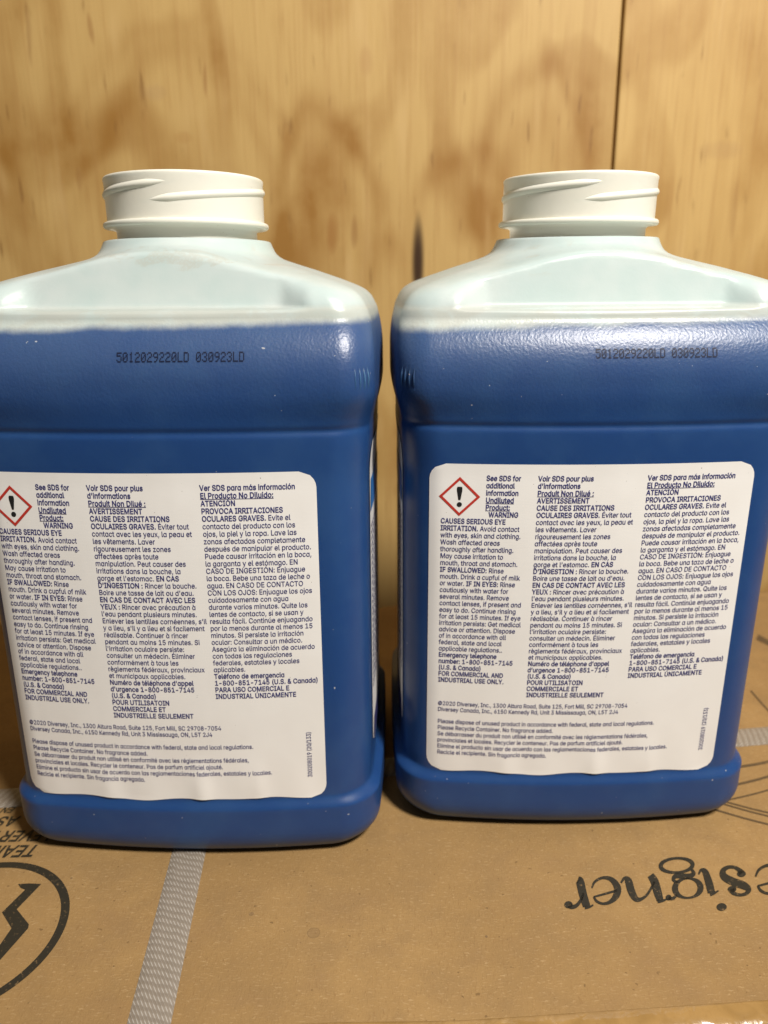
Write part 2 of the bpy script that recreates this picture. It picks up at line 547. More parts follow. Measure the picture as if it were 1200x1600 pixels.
def brush(pts, ring=False, n=8, raw=False):
    """pen stroke (x, y, width) in photo units -> quads in lid coordinates"""
    c = pts if raw else catmull(pts, n)
    L, Rr = [], []
    for i, (x, y, wd) in enumerate(c):
        a = c[max(0, i-1)]; b = c[min(len(c)-1, i+1)]
        if ring and i in (0, len(c)-1): a, b = c[-2], c[1]
        dx, dy = b[0]-a[0], b[1]-a[1]
        l = math.hypot(dx, dy) or 1
        h = wd*.5
        L.append((x-dy/l*h, y+dx/l*h)); Rr.append((x+dy/l*h, y-dx/l*h))
    return [[L[i], L[i+1], Rr[i+1], Rr[i]] for i in range(len(c)-1)]
def disc(x, y, rx, ry, rot=0, n=20):
    cr, sr = math.cos(rot), math.sin(rot)
    return [(x+rx*math.cos(t)*cr-ry*math.sin(t)*sr, y+rx*math.cos(t)*sr+ry*math.sin(t)*cr) for t in [2*math.pi*k/n for k in range(n)]]
def px_polys(polys, f):                   # photo-unit outlines -> lid outlines
    return [[on_box(*f(x, y)) for x, y in pl] for pl in polys]
c8 = lambda x, y: (600+x/2, 1200+y/2)
c7 = lambda x, y: (1080+x*.15, 1180+y*.15)
def letter_polys():
    g = []
    A = lambda strokes: [q for s in strokes for q in brush([(x, y, wd*1.15) for x, y, wd in s])]
    # r
    r = A([[(607, 346, 16), (613, 352, 22), (622, 390, 22), (634, 428, 20)], [(628, 432, 10), (642, 430, 7), (655, 424, 4)],
           [(624, 388, 5), (616, 408, 8), (604, 424, 10), (590, 430, 12), (577, 425, 14)]])
    r.append(disc(577, 423, 13, 11))
    # e
    e = [[(650, 372, 4), (660, 352, 7), (685, 340, 8), (712, 346, 13), (730, 370, 19), (726, 396, 18), (708, 414, 11), (685, 420, 7), (665, 412, 7), (656, 398, 5)],
         [(656, 399, 5), (690, 390, 6), (729, 379, 6)]]
    e2 = [[((x-690)*1.1+1206, (y-380)*1.08+345, wd*1.1) for x, y, wd in s] for s in e]
    eg = A(e); eg2 = A(e2)
    # n
    n = A([[(741, 356, 5), (752, 342, 9), (764, 350, 19), (774, 382, 20), (788, 405, 15), (806, 405, 9), (826, 388, 7), (846, 352, 6)],
           [(833, 332, 18), (846, 352, 22), (856, 385, 22), (864, 410, 18)], [(856, 413, 10), (872, 411, 7), (886, 405, 4)]])
    # g
    def ring(cx, cy, rx, ry, thin, thick, rot):
        pts = []
        for k in range(41):
            t = 2*math.pi*k/40
            x, y = rx*math.cos(t), ry*math.sin(t)
            pts.append((cx+x*math.cos(rot)-y*math.sin(rot), cy+x*math.sin(rot)+y*math.cos(rot), thin+(thick-thin)*abs(math.cos(t))**2))
        return brush(pts, True, raw=True)
    gg = ring(915, 302, 50, 22, 8, 13, -.05) + ring(950, 372, 40, 30, 6, 19, -.05)
    gg += A([[(962, 314, 7), (968, 328, 11), (950, 336, 15), (915, 334, 14), (905, 346, 9), (918, 356, 7)],
             [(916, 394, 7), (902, 404, 9), (889, 402, 11)]])
    gg.append(disc(890, 401, 9, 9))
    # i
    ii = A([[(984, 330, 4), (991, 317, 8), (1004, 322, 16), (1016, 355, 20), (1024, 386, 20)], [(1020, 392, 10), (1032, 388, 7), (1046, 380, 4)]])
    ii.append(disc(1056, 430, 16, 12))
    g += px_polys(r+eg+n+gg+ii+eg2, c8)
    s = A([[(530, 1222, 60), (505, 1190, 40), (450, 1160, 30), (385, 1160, 34), (335, 1195, 50), (345, 1255, 66), (440, 1308, 72), (545, 1345, 70), (600, 1385, 50), (575, 1428, 34), (510, 1443, 28), (445, 1425, 36), (420, 1385, 60)]])
    s += [disc(525, 1226, 46, 34), disc(428, 1384, 46, 32)]
    g += px_polys(s, c7)
    return g
bm_obj('printed_word', lid_poly_mesh(letter_polys()), M_PRINT, box)

# printed line drawing by the back right corner of the lid
for (x0, y0, x1, y1, wd) in ((500, 130, 900, 55, 26), (480, 310, 900, 198, 24), (380, 470, 900, 340, 17), (330, 478, 900, 620, 15), (330, 508, 900, 656, 15), (240, 566, 900, 742, 17)):
    st = brush([(x0, y0, wd), ((x0+x1)/2, (y0+y1)/2 + 6, wd), (x1, y1, wd)])
    bm_obj('printed_line', lid_poly_mesh(px_polys(st, c7)), M_LINE, box)
q2 = lambda x, y: (1120+x/4, 900+y/4)
for st in ([(250, 400, 34), (330, 440, 30), (420, 470, 30)], [(210, 730, 10), (300, 830, 9), (380, 910, 9)]):
    bm_obj('printed_line', lid_poly_mesh(px_polys(brush(st), q2)), M_LINE, box)

# round lightning-bolt emblem
e1, e2_, e3 = on_box(0, 1355), on_box(102, 1432), on_box(0, 1557)
def circ3(a, b, c):
    ax, ay = a; bx, by = b; cx, cy = c
    d = 2*(ax*(by-cy)+bx*(cy-ay)+cx*(ay-by))
    ux = ((ax*ax+ay*ay)*(by-cy)+(bx*bx+by*by)*(cy-ay)+(cx*cx+cy*cy)*(ay-by))/d
    uy = ((ax*ax+ay*ay)*(cx-bx)+(bx*bx+by*by)*(ax-cx)+(cx*cx+cy*cy)*(bx-ax))/d
    return ux, uy, math.hypot(ax-ux, ay-uy)
ex, ey, er = circ3(e1, e2_, e3)
ringp = [(ex+er*math.cos(2*math.pi*k/120), ey+er*math.sin(2*math.pi*k/120), .0030) for k in range(121)]
emb = brush(ringp, True, raw=True)
bolt = [(29, 1385), (47, 1384), (65, 1385), (27, 1425), (46, 1449), (45, 1455), (0, 1507), (-60, 1572), (-52, 1545), (0, 1483), (19, 1455), (4, 1430), (40, 1394), (33, 1391)]
emb.append([on_box(x, y) for x, y in bolt])
bm_obj('printed_emblem', lid_poly_mesh(emb), M_PRINT, box)

# ------------------------------------------------------------------ text
# letter shapes of a humanist sans (advance widths, regular and bold outlines with their triangles)
GLYPH_ADV = '''&224
'103
(137
)137
,94
-227
.94
/125
0227
1227
2227
3227
4227
5227
6227
7227
8227
9227
:94
A240
B228
C255
D251
E209
F205
G260
I150
J198
K233
L196
M314
N262
O267
P222
Q267
R224
S223
T224
U259
V240
W343
X237
Y236
a212
b212
c198
d212
e202
f127
g213
h205
i83
j83
k190
l95
m305
n205
o208
p212
r130
s182
t114
u205
v195
w284
x189
y195
z190
©318
É209
Ó267
Ú259
à212
á212
è202
é202
ê202
ó208
ú205
 94'''
GLYPH_R = '''& 118,-6 137,-1 155,8 169,20 176,28 182,35 189,44 196,55 202,71 207,89 208,116 171,116 169,94 164,77 157,63 147,51 136,41 124,34 110,29 96,27 84,29 74,33 65,38 58,46 54,55 53,66 54,76 59,85 67,95 80,105 131,143 140,151 149,160 156,169 162,179 165,190 166,202 164,218 158,232 148,244 135,253 119,259 100,261 81,259 65,253 52,244 42,231 35,216 33,199 35,184 40,170 47,157 57,144 82,113 180,-4 225,-3 88,166 81,175 77,183 74,191 73,199 74,207 76,213 80,219 86,223 93,225 101,226 112,224 120,219 125,212 127,202 126,195 123,189 120,184 115,179 105,171 68,143 53,131 39,120 28,109 20,97 15,83 13,67 15,47 23,29 36,14 53,2 74,-5 98,-8
' 68,155 72,259 31,259 35,155
( 43,65 52,26 65,-12 86,-52 124,-52 109,-17 98,10 90,34 84,58 81,81 80,103 81,129 85,156 91,184 99,213 110,241 124,273 86,274 72,249 62,222 53,193 46,163 42,132 40,103
) 51,-52 71,-13 85,25 93,64 96,103 95,132 91,163 84,193 75,222 64,249 51,274 13,273 27,241 37,213 45,184 52,156 55,129 57,103 56,81 52,59 47,35 39,10 28,-17 13,-52
, 45,-64 74,40 30,40 14,-64
- 53,126 53,90 173,90 173,126
. 58,-5 67,1 73,10 75,20 73,31 67,40 58,46 48,48 37,46 28,40 22,31 20,20 22,10 28,1 37,-5 48,-7
/ 86,271 2,-42 39,-42 123,270
0 141,-4 164,9 183,28 196,55 204,88 207,127 204,166 196,199 183,226 164,246 141,258 113,262 86,258 63,246 44,226 31,199 22,166 20,127 22,88 30,55 44,28 62,9 86,-4 113,-8|98,32 84,40 74,54 66,73 61,98 59,127 61,157 66,181 74,201 84,214 98,223 113,225 129,223 142,214 153,201 161,181 166,157 168,127 166,98 161,73 153,54 142,40 129,32 113,29
1 200,-4 200,32 34,32 34,-4|98,259 39,216 40,173 106,220 102,220 102,-4 142,-4 142,259
2 199,-4 199,33 81,33 81,29 137,87 156,108 171,127 182,143 189,157 193,172 195,186 192,207 184,225 172,240 155,252 135,260 112,262 90,260 70,252 52,240 39,223 31,204 28,177 67,177 69,194 73,205 80,213 88,220 99,224 112,225 124,224 135,221 143,215 150,207 154,197 156,186 155,175 151,165 146,155 138,144 127,131 114,117 28,25 28,-4
3 134,-5 156,2 175,15 189,31 198,50 201,72 198,94 189,114 175,130 156,142 132,148 101,149 103,133 190,229 190,259 31,259 31,222 140,222 140,226 74,151 74,120 100,120 120,118 135,113 147,105 154,96 159,85 160,72 159,59 154,49 146,40 136,34 123,30 109,29 96,30 84,34 74,39 67,46 61,55 58,70 17,70 22,44 32,26 46,12 65,1 86,-6 109,-8
4 211,48 211,86 59,86 59,82 161,258 121,259 16,80 16,48|176,-4 176,163 137,163 137,-4
5 135,-5 156,4 174,18 188,36 197,57 200,82 198,100 193,117 186,132 176,146 163,156 149,164 132,169 115,171 101,170 87,166 75,161 67,155 72,155 79,222 187,222 187,259 44,259 29,123 65,118 75,126 85,130 97,133 109,134 123,132 135,127 145,119 153,108 158,96 160,81 158,67 153,54 146,44 136,36 124,31 111,29 99,30 88,34 80,40 72,47 68,56 65,69 25,69 29,45 38,28 51,13 68,2 88,-5 111,-8
6 136,-5 157,3 174,17 188,34 196,55 199,79 196,102 189,122 176,139 160,151 140,159 117,161 106,160 96,157 87,153 80,147 73,140 67,127 78,126 167,258 124,259 65,173 47,144 36,121 30,101 27,81 30,57 38,35 52,17 69,4 90,-5 113,-8|100,30 89,35 80,43 73,53 68,65 67,79 68,93 73,105 80,115 89,122 100,127 113,128 126,127 137,122 146,115 153,105 158,93 159,79 158,65 153,53 146,43 137,35 126,30 113,29
7 85,-4 200,223 200,259 27,259 27,222 157,222 157,225 43,-4
8 138,-5 160,2 179,13 193,28 202,47 205,68 203,84 198,99 189,113 178,124 165,132 154,135 154,131 169,137 183,151 192,170 195,190 192,210 184,227 172,242 155,253 135,260 113,262 91,260 71,253 54,242 42,227 34,210 31,190 34,170 43,151 57,137 72,131 72,135 61,132 48,124 37,113 29,99 23,84 22,68 25,47 33,28 48,13 66,2 88,-5 113,-8|98,30 85,34 75,40 68,48 64,58 62,69 64,81 68,92 76,101 86,108 99,112 113,113 127,112 140,108 150,101 158,92 162,81 164,69 162,58 158,48 151,40 141,34 128,30 113,29|101,150 91,154 82,160 76,167 72,177 71,188 72,199 76,208 82,215 91,221 101,224 113,226 125,224 136,221 144,215 150,208 154,199 155,188 154,177 150,167 144,160 135,154 125,150 113,149
9 90,259 69,251 52,238 39,220 30,199 27,176 30,153 38,132 50,116 66,103 86,96 109,93 120,94 130,97 139,101 147,107 153,114 160,127 149,128 59,-3 102,-4 161,82 179,110 190,133 197,154 199,173 196,198 188,219 175,237 157,251 136,259 113,262|126,224 137,219 146,212 153,202 158,189 159,175 158,161 153,150 146,140 137,132 126,128 113,126 100,128 89,132 80,140 73,150 68,162 67,176 68,190 73,202 80,212 89,219 100,224 113,226
: 58,-5 67,1 73,10 75,20 73,31 67,40 58,46 48,48 37,46 28,40 22,31 20,20 22,10 28,1 37,-5 48,-7|58,133 67,139 73,148 75,158 73,169 67,177 58,183 48,185 37,183 28,177 22,169 20,158 22,148 28,139 37,133 48,131
A 46,-4 99,150 110,184 118,208 128,243 111,243 121,209 128,185 134,166 140,150 195,-4 237,-4 141,259 98,259 3,-4|189,67 189,104 51,104 51,67
B 123,-4 151,-2 174,5 192,16 204,31 211,49 213,68 211,87 205,104 196,117 184,126 171,133 162,135 162,130 170,133 181,139 190,148 197,158 202,171 203,187 201,206 194,223 183,238 166,249 146,256 121,259 26,259 26,-4|67,111 124,111 139,110 151,105 160,98 168,90 172,80 173,68 171,54 162,43 147,35 122,33 67,33|67,222 120,222 140,219 153,211 161,200 164,186 162,175 158,166 151,158 142,152 131,148 119,147 67,147
C 153,-6 172,-2 189,6 204,16 217,28 228,43 236,60 242,84 201,84 196,70 191,60 184,51 176,44 167,38 156,34 145,32 134,31 113,34 94,42 79,55 66,74 59,98 56,127 59,156 66,180 78,199 94,212 113,221 134,224 145,223 156,220 167,216 176,211 184,204 191,195 196,185 201,170 242,170 236,194 228,211 217,226 204,239 188,249 171,256 153,261 134,262 101,258 73,245 49,225 31,198 20,165 16,127 20,89 31,56 49,29 73,9 101,-4 134,-8
D 146,0 177,12 202,31 220,57 231,90 235,128 231,165 221,197 203,224 178,243 148,255 113,259 42,259 42,222 110,222 137,219 158,210 174,197 186,178 193,155 195,128 193,100 186,76 174,58 157,44 135,36 107,33 44,33 44,-4 110,-4|26,259 26,-4 67,-4 67,259
E 192,-4 192,33 67,33 67,110 182,110 182,147 67,147 67,222 190,222 190,259 26,259 26,-4
F 67,-4 67,106 177,106 177,143 67,143 67,222 189,222 189,259 26,259 26,-4
G 164,-4 190,6 212,22 229,43 240,70 243,100 243,132 137,132 137,95 217,95 204,106 201,81 194,64 184,50 170,39 154,33 134,31 113,34 94,42 79,55 66,74 59,98 56,127 59,156 66,180 78,199 94,213 112,221 133,224 145,223 156,220 166,216 175,210 183,203 190,194 196,184 201,170 243,170 236,194 228,210 217,225 204,238 189,248 172,256 153,260 132,262 101,258 72,245 49,225 31,198 20,165 16,127 20,89 31,56 49,29 72,9 101,-4 134,-8
I 139,-4 139,33 96,33 96,222 139,222 139,259 11,259 11,222 55,222 55,33 11,33 11,-4
J 124,-3 150,13 167,39 172,72 172,259 132,259 132,73 129,54 121,40 109,32 93,29 76,32 64,40 56,54 53,73 53,91 12,91 12,72 18,39 35,13 61,-3 93,-8
K 116,134 117,133 230,257 180,259 103,175 84,154 75,144 48,110 50,66|67,-4 67,97 66,113 67,167 67,259 26,259 26,-4|230,-3 114,161 89,130 184,-4
L 185,-4 185,33 67,33 67,259 26,259 26,-4
M 65,-4 65,145 64,233 50,233 81,144 140,-4 174,-4 232,144 262,233 249,233 248,-4 288,-4 288,259 235,259 172,95 148,20 166,20 143,95 79,259 26,259 26,-4
N 67,-4 67,146 64,232 48,229 97,143 191,-4 236,-4 236,259 195,259 195,97 196,54 197,40 199,22 213,24 204,43 70,259 26,259 26,-4
O 166,-4 194,9 218,29 236,56 247,89 251,127 247,165 236,198 218,225 194,245 166,258 133,262 101,258 73,245 49,225 31,198 20,165 16,127 20,89 31,56 49,29 73,9 101,-4 133,-8|113,33 94,42 79,55 67,74 59,98 56,127 59,156 67,180 79,199 94,213 113,221 133,224 154,221 172,213 188,199 200,180 208,156 211,127 208,98 200,74 188,55 172,42 154,33 133,31
P 67,-4 67,222 116,222 133,220 146,215 156,208 163,199 167,187 168,174 167,160 163,149 156,139 146,132 133,127 116,125 50,125 50,89 118,89 145,91 168,100 186,113 199,131 206,151 209,174 206,196 199,217 186,234 168,247 145,256 118,259 26,259 26,-4
Q 162,20 198,-28 240,-27 195,35 188,45 158,84 116,83|166,-4 194,9 218,29 236,56 247,89 251,127 247,165 236,198 218,225 194,245 166,258 133,262 101,258 73,245 49,225 31,198 20,165 16,127 20,89 31,56 49,29 73,9 101,-4 133,-8|113,33 94,42 79,55 67,74 59,98 56,127 59,156 67,180 79,199 94,213 113,221 133,224 154,221 172,213 188,199 200,180 208,156 211,127 208,98 200,74 188,55 172,42 154,33 133,31
R 67,-4 67,222 116,222 134,220 147,216 156,209 163,200 167,189 168,176 167,163 163,152 157,144 147,137 134,133 117,132 44,132 44,95 118,95 146,97 168,105 186,117 199,134 206,153 209,176 206,199 199,219 186,235 168,248 146,256 118,259 26,259 26,-4|220,-3 154,119 109,118 174,-4
S 140,-6 163,1 183,13 197,29 206,48 208,69 207,86 201,101 192,113 182,122 170,130 157,136 145,140 133,144 107,151 97,154 86,158 77,163 69,170 64,178 62,188 63,198 68,207 75,214 85,220 98,224 112,225 132,222 149,215 159,204 166,185 205,185 201,209 192,227 178,242 160,253 138,260 114,262 89,260 67,253 48,242 34,226 25,208 22,186 26,161 40,142 62,126 91,116 121,107 134,103 146,98 156,93 163,87 167,79 168,70 167,58 161,49 153,40 141,34 128,30 112,29 98,30 85,33 74,39 65,47 59,56 56,73 14,73 19,46 28,28 43,12 62,1 85,-6 112,-9
T 92,222 92,-4 133,-4 133,222 213,222 213,259 12,259 12,222
U 158,-5 184,4 204,19 220,38 230,61 233,86 233,259 192,259 192,89 190,73 185,59 176,47 163,38 148,32 129,30 111,32 96,38 83,47 74,59 68,73 66,89 66,259 26,259 26,86 29,61 39,38 54,19 75,4 100,-5 129,-8
V 142,-4 237,258 194,259 141,104 129,70 122,46 112,11 129,11 119,46 112,70 105,89 100,105 45,259 3,258 99,-4
W 118,-4 163,160 168,178 172,196 175,216 180,242 163,242 168,215 171,195 176,177 180,160 224,-4 268,-4 340,258 298,259 257,99 239,16 254,16 193,259 150,259 108,99 89,16 104,16 86,99 44,259 3,258 74,-4
X 48,-4 94,62 128,119 109,119 143,62 189,-4 234,-3 127,150 127,113 229,258 185,259 146,203 110,143 128,143 54,259 9,258 111,112 111,149 3,-3
Y 138,-4 138,103 233,258 188,259 137,174 129,161 122,148 115,134 106,111 130,111 122,134 115,148 108,161 100,174 48,259 2,258 97,103 97,-4
a 114,-7 128,-2 139,5 147,13 153,20 156,25 152,25 152,-4 190,-4 190,194 151,194 151,164 155,164 153,168 147,176 139,183 128,190 118,194 78,194 74,193 54,184 36,169 24,148 15,123 13,94 15,65 23,40 36,20 53,4 74,-5 98,-8|87,30 75,36 65,46 58,60 54,76 52,95 54,113 58,129 65,142 75,152 87,158 102,161 117,159 129,153 139,143 146,130 150,114 152,95 150,76 146,59 139,46 129,36 117,30 102,28
b 138,-5 159,4 176,20 189,40 197,65 199,94 197,123 189,148 176,169 159,184 138,193 115,196 97,195 84,190 73,183 65,176 57,164 61,164 61,259 22,259 22,-4 60,-4 60,25 57,25 60,20 66,13 74,5 84,-2 98,-7 115,-8|95,30 83,36 74,46 67,59 62,76 61,95 62,114 66,130 74,143 83,153 95,159 110,161 125,158 137,152 147,142 154,129 158,113 160,95 158,76 154,60 147,46 137,36 125,30 110,28
c 118,-7 132,-4 144,0 156,7 166,16 174,26 181,37 187,54 149,64 146,53 142,47 138,41 133,36 127,33 120,30 112,28 104,27 88,30 75,36 65,47 58,60 54,76 52,94 54,111 58,128 65,141 75,152 88,158 104,161 112,160 120,158 126,156 132,152 137,147 142,142 145,136 149,126 186,136 180,152 173,163 165,173 155,181 144,188 131,193 118,196 103,196 78,193 56,184 38,168 24,147 16,122 13,94 16,65 24,41 38,20 56,5 78,-5 103,-8
d 114,-7 128,-2 139,5 147,13 153,20 156,25 152,25 152,-4 190,-4 190,259 151,259 151,164 155,164 153,168 147,176 139,183 128,190 115,195 98,196 74,193 54,184 36,169 24,148 15,123 13,94 15,65 23,40 36,20 53,4 74,-5 98,-8|87,30 75,36 65,46 58,60 54,76 52,95 54,113 58,129 65,142 75,152 87,158 102,161 117,159 129,153 139,143 146,130 150,114 152,95 150,76 146,59 139,46 129,36 117,30 102,28
e 125,-7 143,-2 158,6 171,17 180,29 188,48 150,58 145,46 140,39 133,34 125,30 116,28 106,27 91,29 78,34 67,43 59,55 54,70 52,89 52,105 54,120 58,133 66,144 76,153 88,159 103,161 117,159 129,153 138,144 145,133 149,118 152,95 176,112 33,115 33,80 190,80 190,97 188,122 183,142 174,160 163,174 149,184 134,191 119,195 102,196 77,193 55,183 37,167 24,147 16,122 13,93 16,65 24,41 38,20 56,5 79,-5 106,-8
f -1,194 -1,159 118,159 118,194|75,-4 75,209 77,220 80,227 87,231 97,233 117,229 127,263 112,268 104,269 94,269 79,268 66,263 54,256 44,245 38,232 36,216 36,-4
g 126,-78 147,-72 165,-62 179,-47 188,-28 190,-5 190,194 152,194 152,164 156,164 153,168 147,176 139,183 129,190 115,195 98,196 75,193 54,184 37,169 24,148 15,124 13,96 16,67 24,43 37,24 54,10 75,1 97,-2 114,0 128,4 138,10 146,18 152,25 155,30 151,30 151,-3 148,-22 138,-34 123,-42 103,-44 90,-43 79,-40 70,-36 64,-30 59,-24 52,-15 19,-33 29,-48 38,-58 51,-67 66,-74 83,-78 103,-80|87,36 75,41 65,51 58,63 54,78 52,96 54,114 58,130 65,142 75,152 87,159 102,161 117,159 129,153 139,143 146,130 150,115 152,96 150,78 146,62 139,50 129,41 117,36 102,34
h 63,128 67,139 74,148 82,155 93,159 105,160 121,157 133,149 141,136 144,117 144,-4 183,-4 183,120 181,143 174,162 164,177 150,188 133,194 114,196 92,194 74,185 58,169 45,140 61,139 61,259 22,259 22,-4 61,-4 61,113
i 61,-4 61,194 22,194 22,-4|52,219 60,224 66,232 67,242 66,251 60,259 52,264 42,266 32,264 24,259 18,251 16,242 18,232 24,224 32,219 42,217
j 22,-14 21,-26 17,-33 11,-37 1,-39 -9,-39 -9,-76 2,-76 20,-74 34,-68 46,-59 55,-47 60,-32 61,-15 61,194 22,194|51,219 60,224 65,232 67,242 65,251 60,259 51,264 42,266 32,264 24,259 18,251 16,242 18,232 24,224 32,219 42,217
k 90,95 94,95 186,192 140,194 58,110 51,110 52,62|61,-4 61,259 22,259 22,-4|192,-3 96,121 68,93 145,-4
l 95,-2 88,32 73,30 67,31 64,34 62,39 61,49 61,259 22,259 22,42 25,22 34,7 49,-2 70,-5
m 61,-4 61,119 63,132 67,142 73,150 81,156 90,160 100,161 113,159 124,152 130,143 133,130 133,-4 172,-4 172,123 173,134 176,143 182,150 189,156 198,160 209,161 222,159 233,153 241,143 244,126 244,-4 283,-4 283,128 281,149 274,166 264,180 251,190 235,195 218,197 203,196 189,191 176,184 165,174 157,162 151,143 166,143 158,168 147,184 130,194 110,197 97,196 84,192 73,185 63,176 55,163 48,144 60,143 60,194 22,194 22,-4
n 63,128 67,139 74,148 82,155 93,159 105,160 121,157 133,149 141,136 144,117 144,-4 183,-4 183,120 181,143 174,162 164,177 150,188 133,194 114,196 92,194 74,185 58,169 45,140 60,139 60,194 22,194 22,-4 61,-4 61,113
o 129,-5 152,5 170,20 184,41 192,65 195,94 192,122 184,147 170,168 152,184 129,193 104,196 78,193 56,184 38,168 24,147 16,122 13,94 16,65 24,41 38,20 56,5 78,-5 104,-8|88,30 75,36 65,47 58,60 54,76 52,94 54,111 58,128 65,141 75,152 88,158 104,161 120,158 133,152 142,141 150,128 154,111 155,94 154,76 150,60 142,47 133,36 120,30 104,28
p 61,-76 61,25 57,25 60,20 66,13 74,5 84,-2 98,-7 115,-8 138,-5 159,4 176,20 189,40 197,65 199,94 197,123 189,148 176,169 159,184 138,193 115,196 97,195 84,190 73,183 65,176 60,168 57,164 60,164 60,194 22,194 22,-76|95,30 83,36 74,46 67,59 62,76 61,95 62,114 66,130 74,143 83,153 95,159 110,161 125,158 137,152 147,142 154,129 158,113 160,95 158,76 154,60 147,46 137,36 125,30 110,28
r 61,-4 61,118 63,130 67,140 73,148 82,154 92,157 103,159 126,156 126,196 106,197 89,194 74,187 62,176 55,165 60,165 60,194 22,194 22,-4
s 113,-6 132,-1 148,9 160,21 167,36 170,53 167,73 156,89 139,101 116,109 87,116 74,120 65,125 60,131 59,139 61,147 68,155 79,160 94,162 108,160 119,154 126,146 132,134 168,142 161,160 153,172 142,183 129,190 112,195 94,196 74,195 56,189 41,180 29,168 22,154 19,137 23,117 33,101 50,89 73,81 105,73 116,70 124,65 128,59 130,52 127,43 120,35 107,29 91,27 76,29 64,34 56,42 50,58 12,50 19,30 28,16 40,5 55,-2 72,-7 91,-8
t -1,194 -1,159 106,159 106,194|28,46 32,24 43,7 61,-3 84,-6 112,-3 104,31 85,29 76,30 71,34 68,39 67,49 67,240 28,240
u 112,-4 131,5 146,21 159,50 145,50 145,-4 183,-4 183,194 144,194 144,77 142,62 138,50 131,41 122,35 112,31 100,29 84,32 72,40 64,54 61,72 61,194 22,194 22,69 24,47 31,27 41,12 55,2 72,-5 91,-7
v 116,-4 191,194 149,194 108,79 102,62 93,28 87,6 108,6 102,28 98,45 93,62 87,79 45,194 3,194 78,-4
w 103,-4 151,173 133,173 155,85 181,-4 218,-4 278,194 237,194 213,108 208,89 202,69 197,46 190,16 206,16 200,46 195,69 190,89 185,108 161,194 123,194 99,108 94,89 89,68 83,46 77,16 93,16 86,47 81,69 76,90 71,108 47,194 6,194 66,-4
x 48,-4 78,40 86,54 99,78 108,94 80,94 90,77 103,54 112,40 141,-4 185,-3 102,114 102,78 182,193 139,194 113,155 104,141 91,117 82,100 110,100 100,117 86,142 77,155 52,194 8,193 88,79 88,116 4,-3
y 46,-77 59,-76 71,-72 82,-65 92,-56 99,-45 106,-31 191,194 150,194 108,79 102,62 97,45 86,6 108,6 102,28 97,45 93,62 87,79 45,194 3,194 77,-1 71,-16 67,-27 62,-34 57,-38 51,-40 44,-41 28,-38 18,-73
z 174,-4 174,32 67,32 67,29 171,164 171,194 20,194 20,157 123,157 123,161 17,24 17,-4
© 85,106 93,88 105,72 121,60 140,52 160,49 178,51 194,57 208,67 219,79 227,94 233,115 194,116 189,102 182,94 172,88 160,87 150,88 140,92 132,98 125,107 121,116 120,127 121,138 125,148 132,156 140,162 150,166 160,168 173,166 184,160 192,152 197,139 236,139 230,160 221,175 210,188 195,197 178,203 160,205 140,202 121,195 105,182 93,166 85,148 82,127|186,-6 212,2 235,15 255,31 271,52 284,75 292,100 294,127 292,154 284,180 271,203 255,223 235,240 212,252 186,260 159,263 132,260 107,252 84,240 63,223 47,203 34,180 26,154 24,127 26,100 34,75 47,52 63,31 84,15 107,2 132,-6 159,-8|140,32 121,37 105,46 90,58 78,73 69,89 64,108 62,127 64,147 69,165 78,181 90,196 105,208 121,217 140,223 159,224 179,223 197,217 213,208 228,196 240,181 249,165 255,147 256,127 255,108 249,89 240,73 228,58 213,46 197,37 179,32 159,30
É 192,-4 192,33 67,33 67,110 182,110 182,147 67,147 67,222 190,222 190,259 26,259 26,-4|123,275 159,333 117,334 90,275
Ó 166,-4 194,9 218,29 236,56 247,89 251,127 247,165 236,198 218,225 194,245 166,258 133,262 101,258 73,245 49,225 31,198 20,165 16,127 20,89 31,56 49,29 73,9 101,-4 133,-8|113,33 94,42 79,55 67,74 59,98 56,127 59,156 67,180 79,199 94,213 113,221 133,224 154,221 172,213 188,199 200,180 208,156 211,127 208,98 200,74 188,55 172,42 154,33 133,31|147,275 184,333 141,334 114,275
Ú 158,-5 184,4 204,19 220,38 230,61 233,86 233,259 192,259 192,89 190,73 185,59 176,47 163,38 148,32 129,30 111,32 96,38 83,47 74,59 68,73 66,89 66,259 26,259 26,86 29,61 39,38 54,19 75,4 100,-5 129,-8|143,275 180,333 137,334 110,275
à 114,-7 128,-2 139,5 147,13 153,20 156,25 152,25 152,-4 190,-4 190,194 151,194 151,164 155,164 153,168 147,176 139,183 128,190 118,194 78,194 74,193 54,184 36,169 24,148 15,123 13,94 15,65 23,40 36,20 53,4 74,-5 98,-8|87,30 75,36 65,46 58,60 54,76 52,95 54,113 58,129 65,142 75,152 87,158 102,161 117,159 129,153 139,143 146,130 150,114 152,95 150,76 146,59 139,46 129,36 117,30 102,28|113,211 87,269 44,268 80,210
á 114,-7 128,-2 139,5 147,13 153,20 156,25 152,25 152,-4 190,-4 190,194 151,194 151,164 155,164 153,168 147,176 139,183 128,190 118,194 78,194 74,193 54,184 36,169 24,148 15,123 13,94 15,65 23,40 36,20 53,4 74,-5 98,-8|87,30 75,36 65,46 58,60 54,76 52,95 54,113 58,129 65,142 75,152 87,158 102,161 117,159 129,153 139,143 146,130 150,114 152,95 150,76 146,59 139,46 129,36 117,30 102,28|108,210 145,268 102,269 75,211
è 125,-7 143,-2 158,6 171,17 180,29 188,48 150,58 145,46 140,39 133,34 125,30 116,28 106,27 91,29 78,34 67,43 59,55 54,70 52,89 52,105 54,120 58,133 66,144 76,153 88,159 103,161 117,159 129,153 138,144 145,133 149,118 152,95 176,112 33,115 33,80 190,80 190,97 188,122 183,142 174,160 163,174 149,184 134,191 119,195 102,196 77,193 55,183 37,167 24,147 16,122 13,93 16,65 24,41 38,20 56,5 79,-5 106,-8|121,211 94,269 51,268 87,210
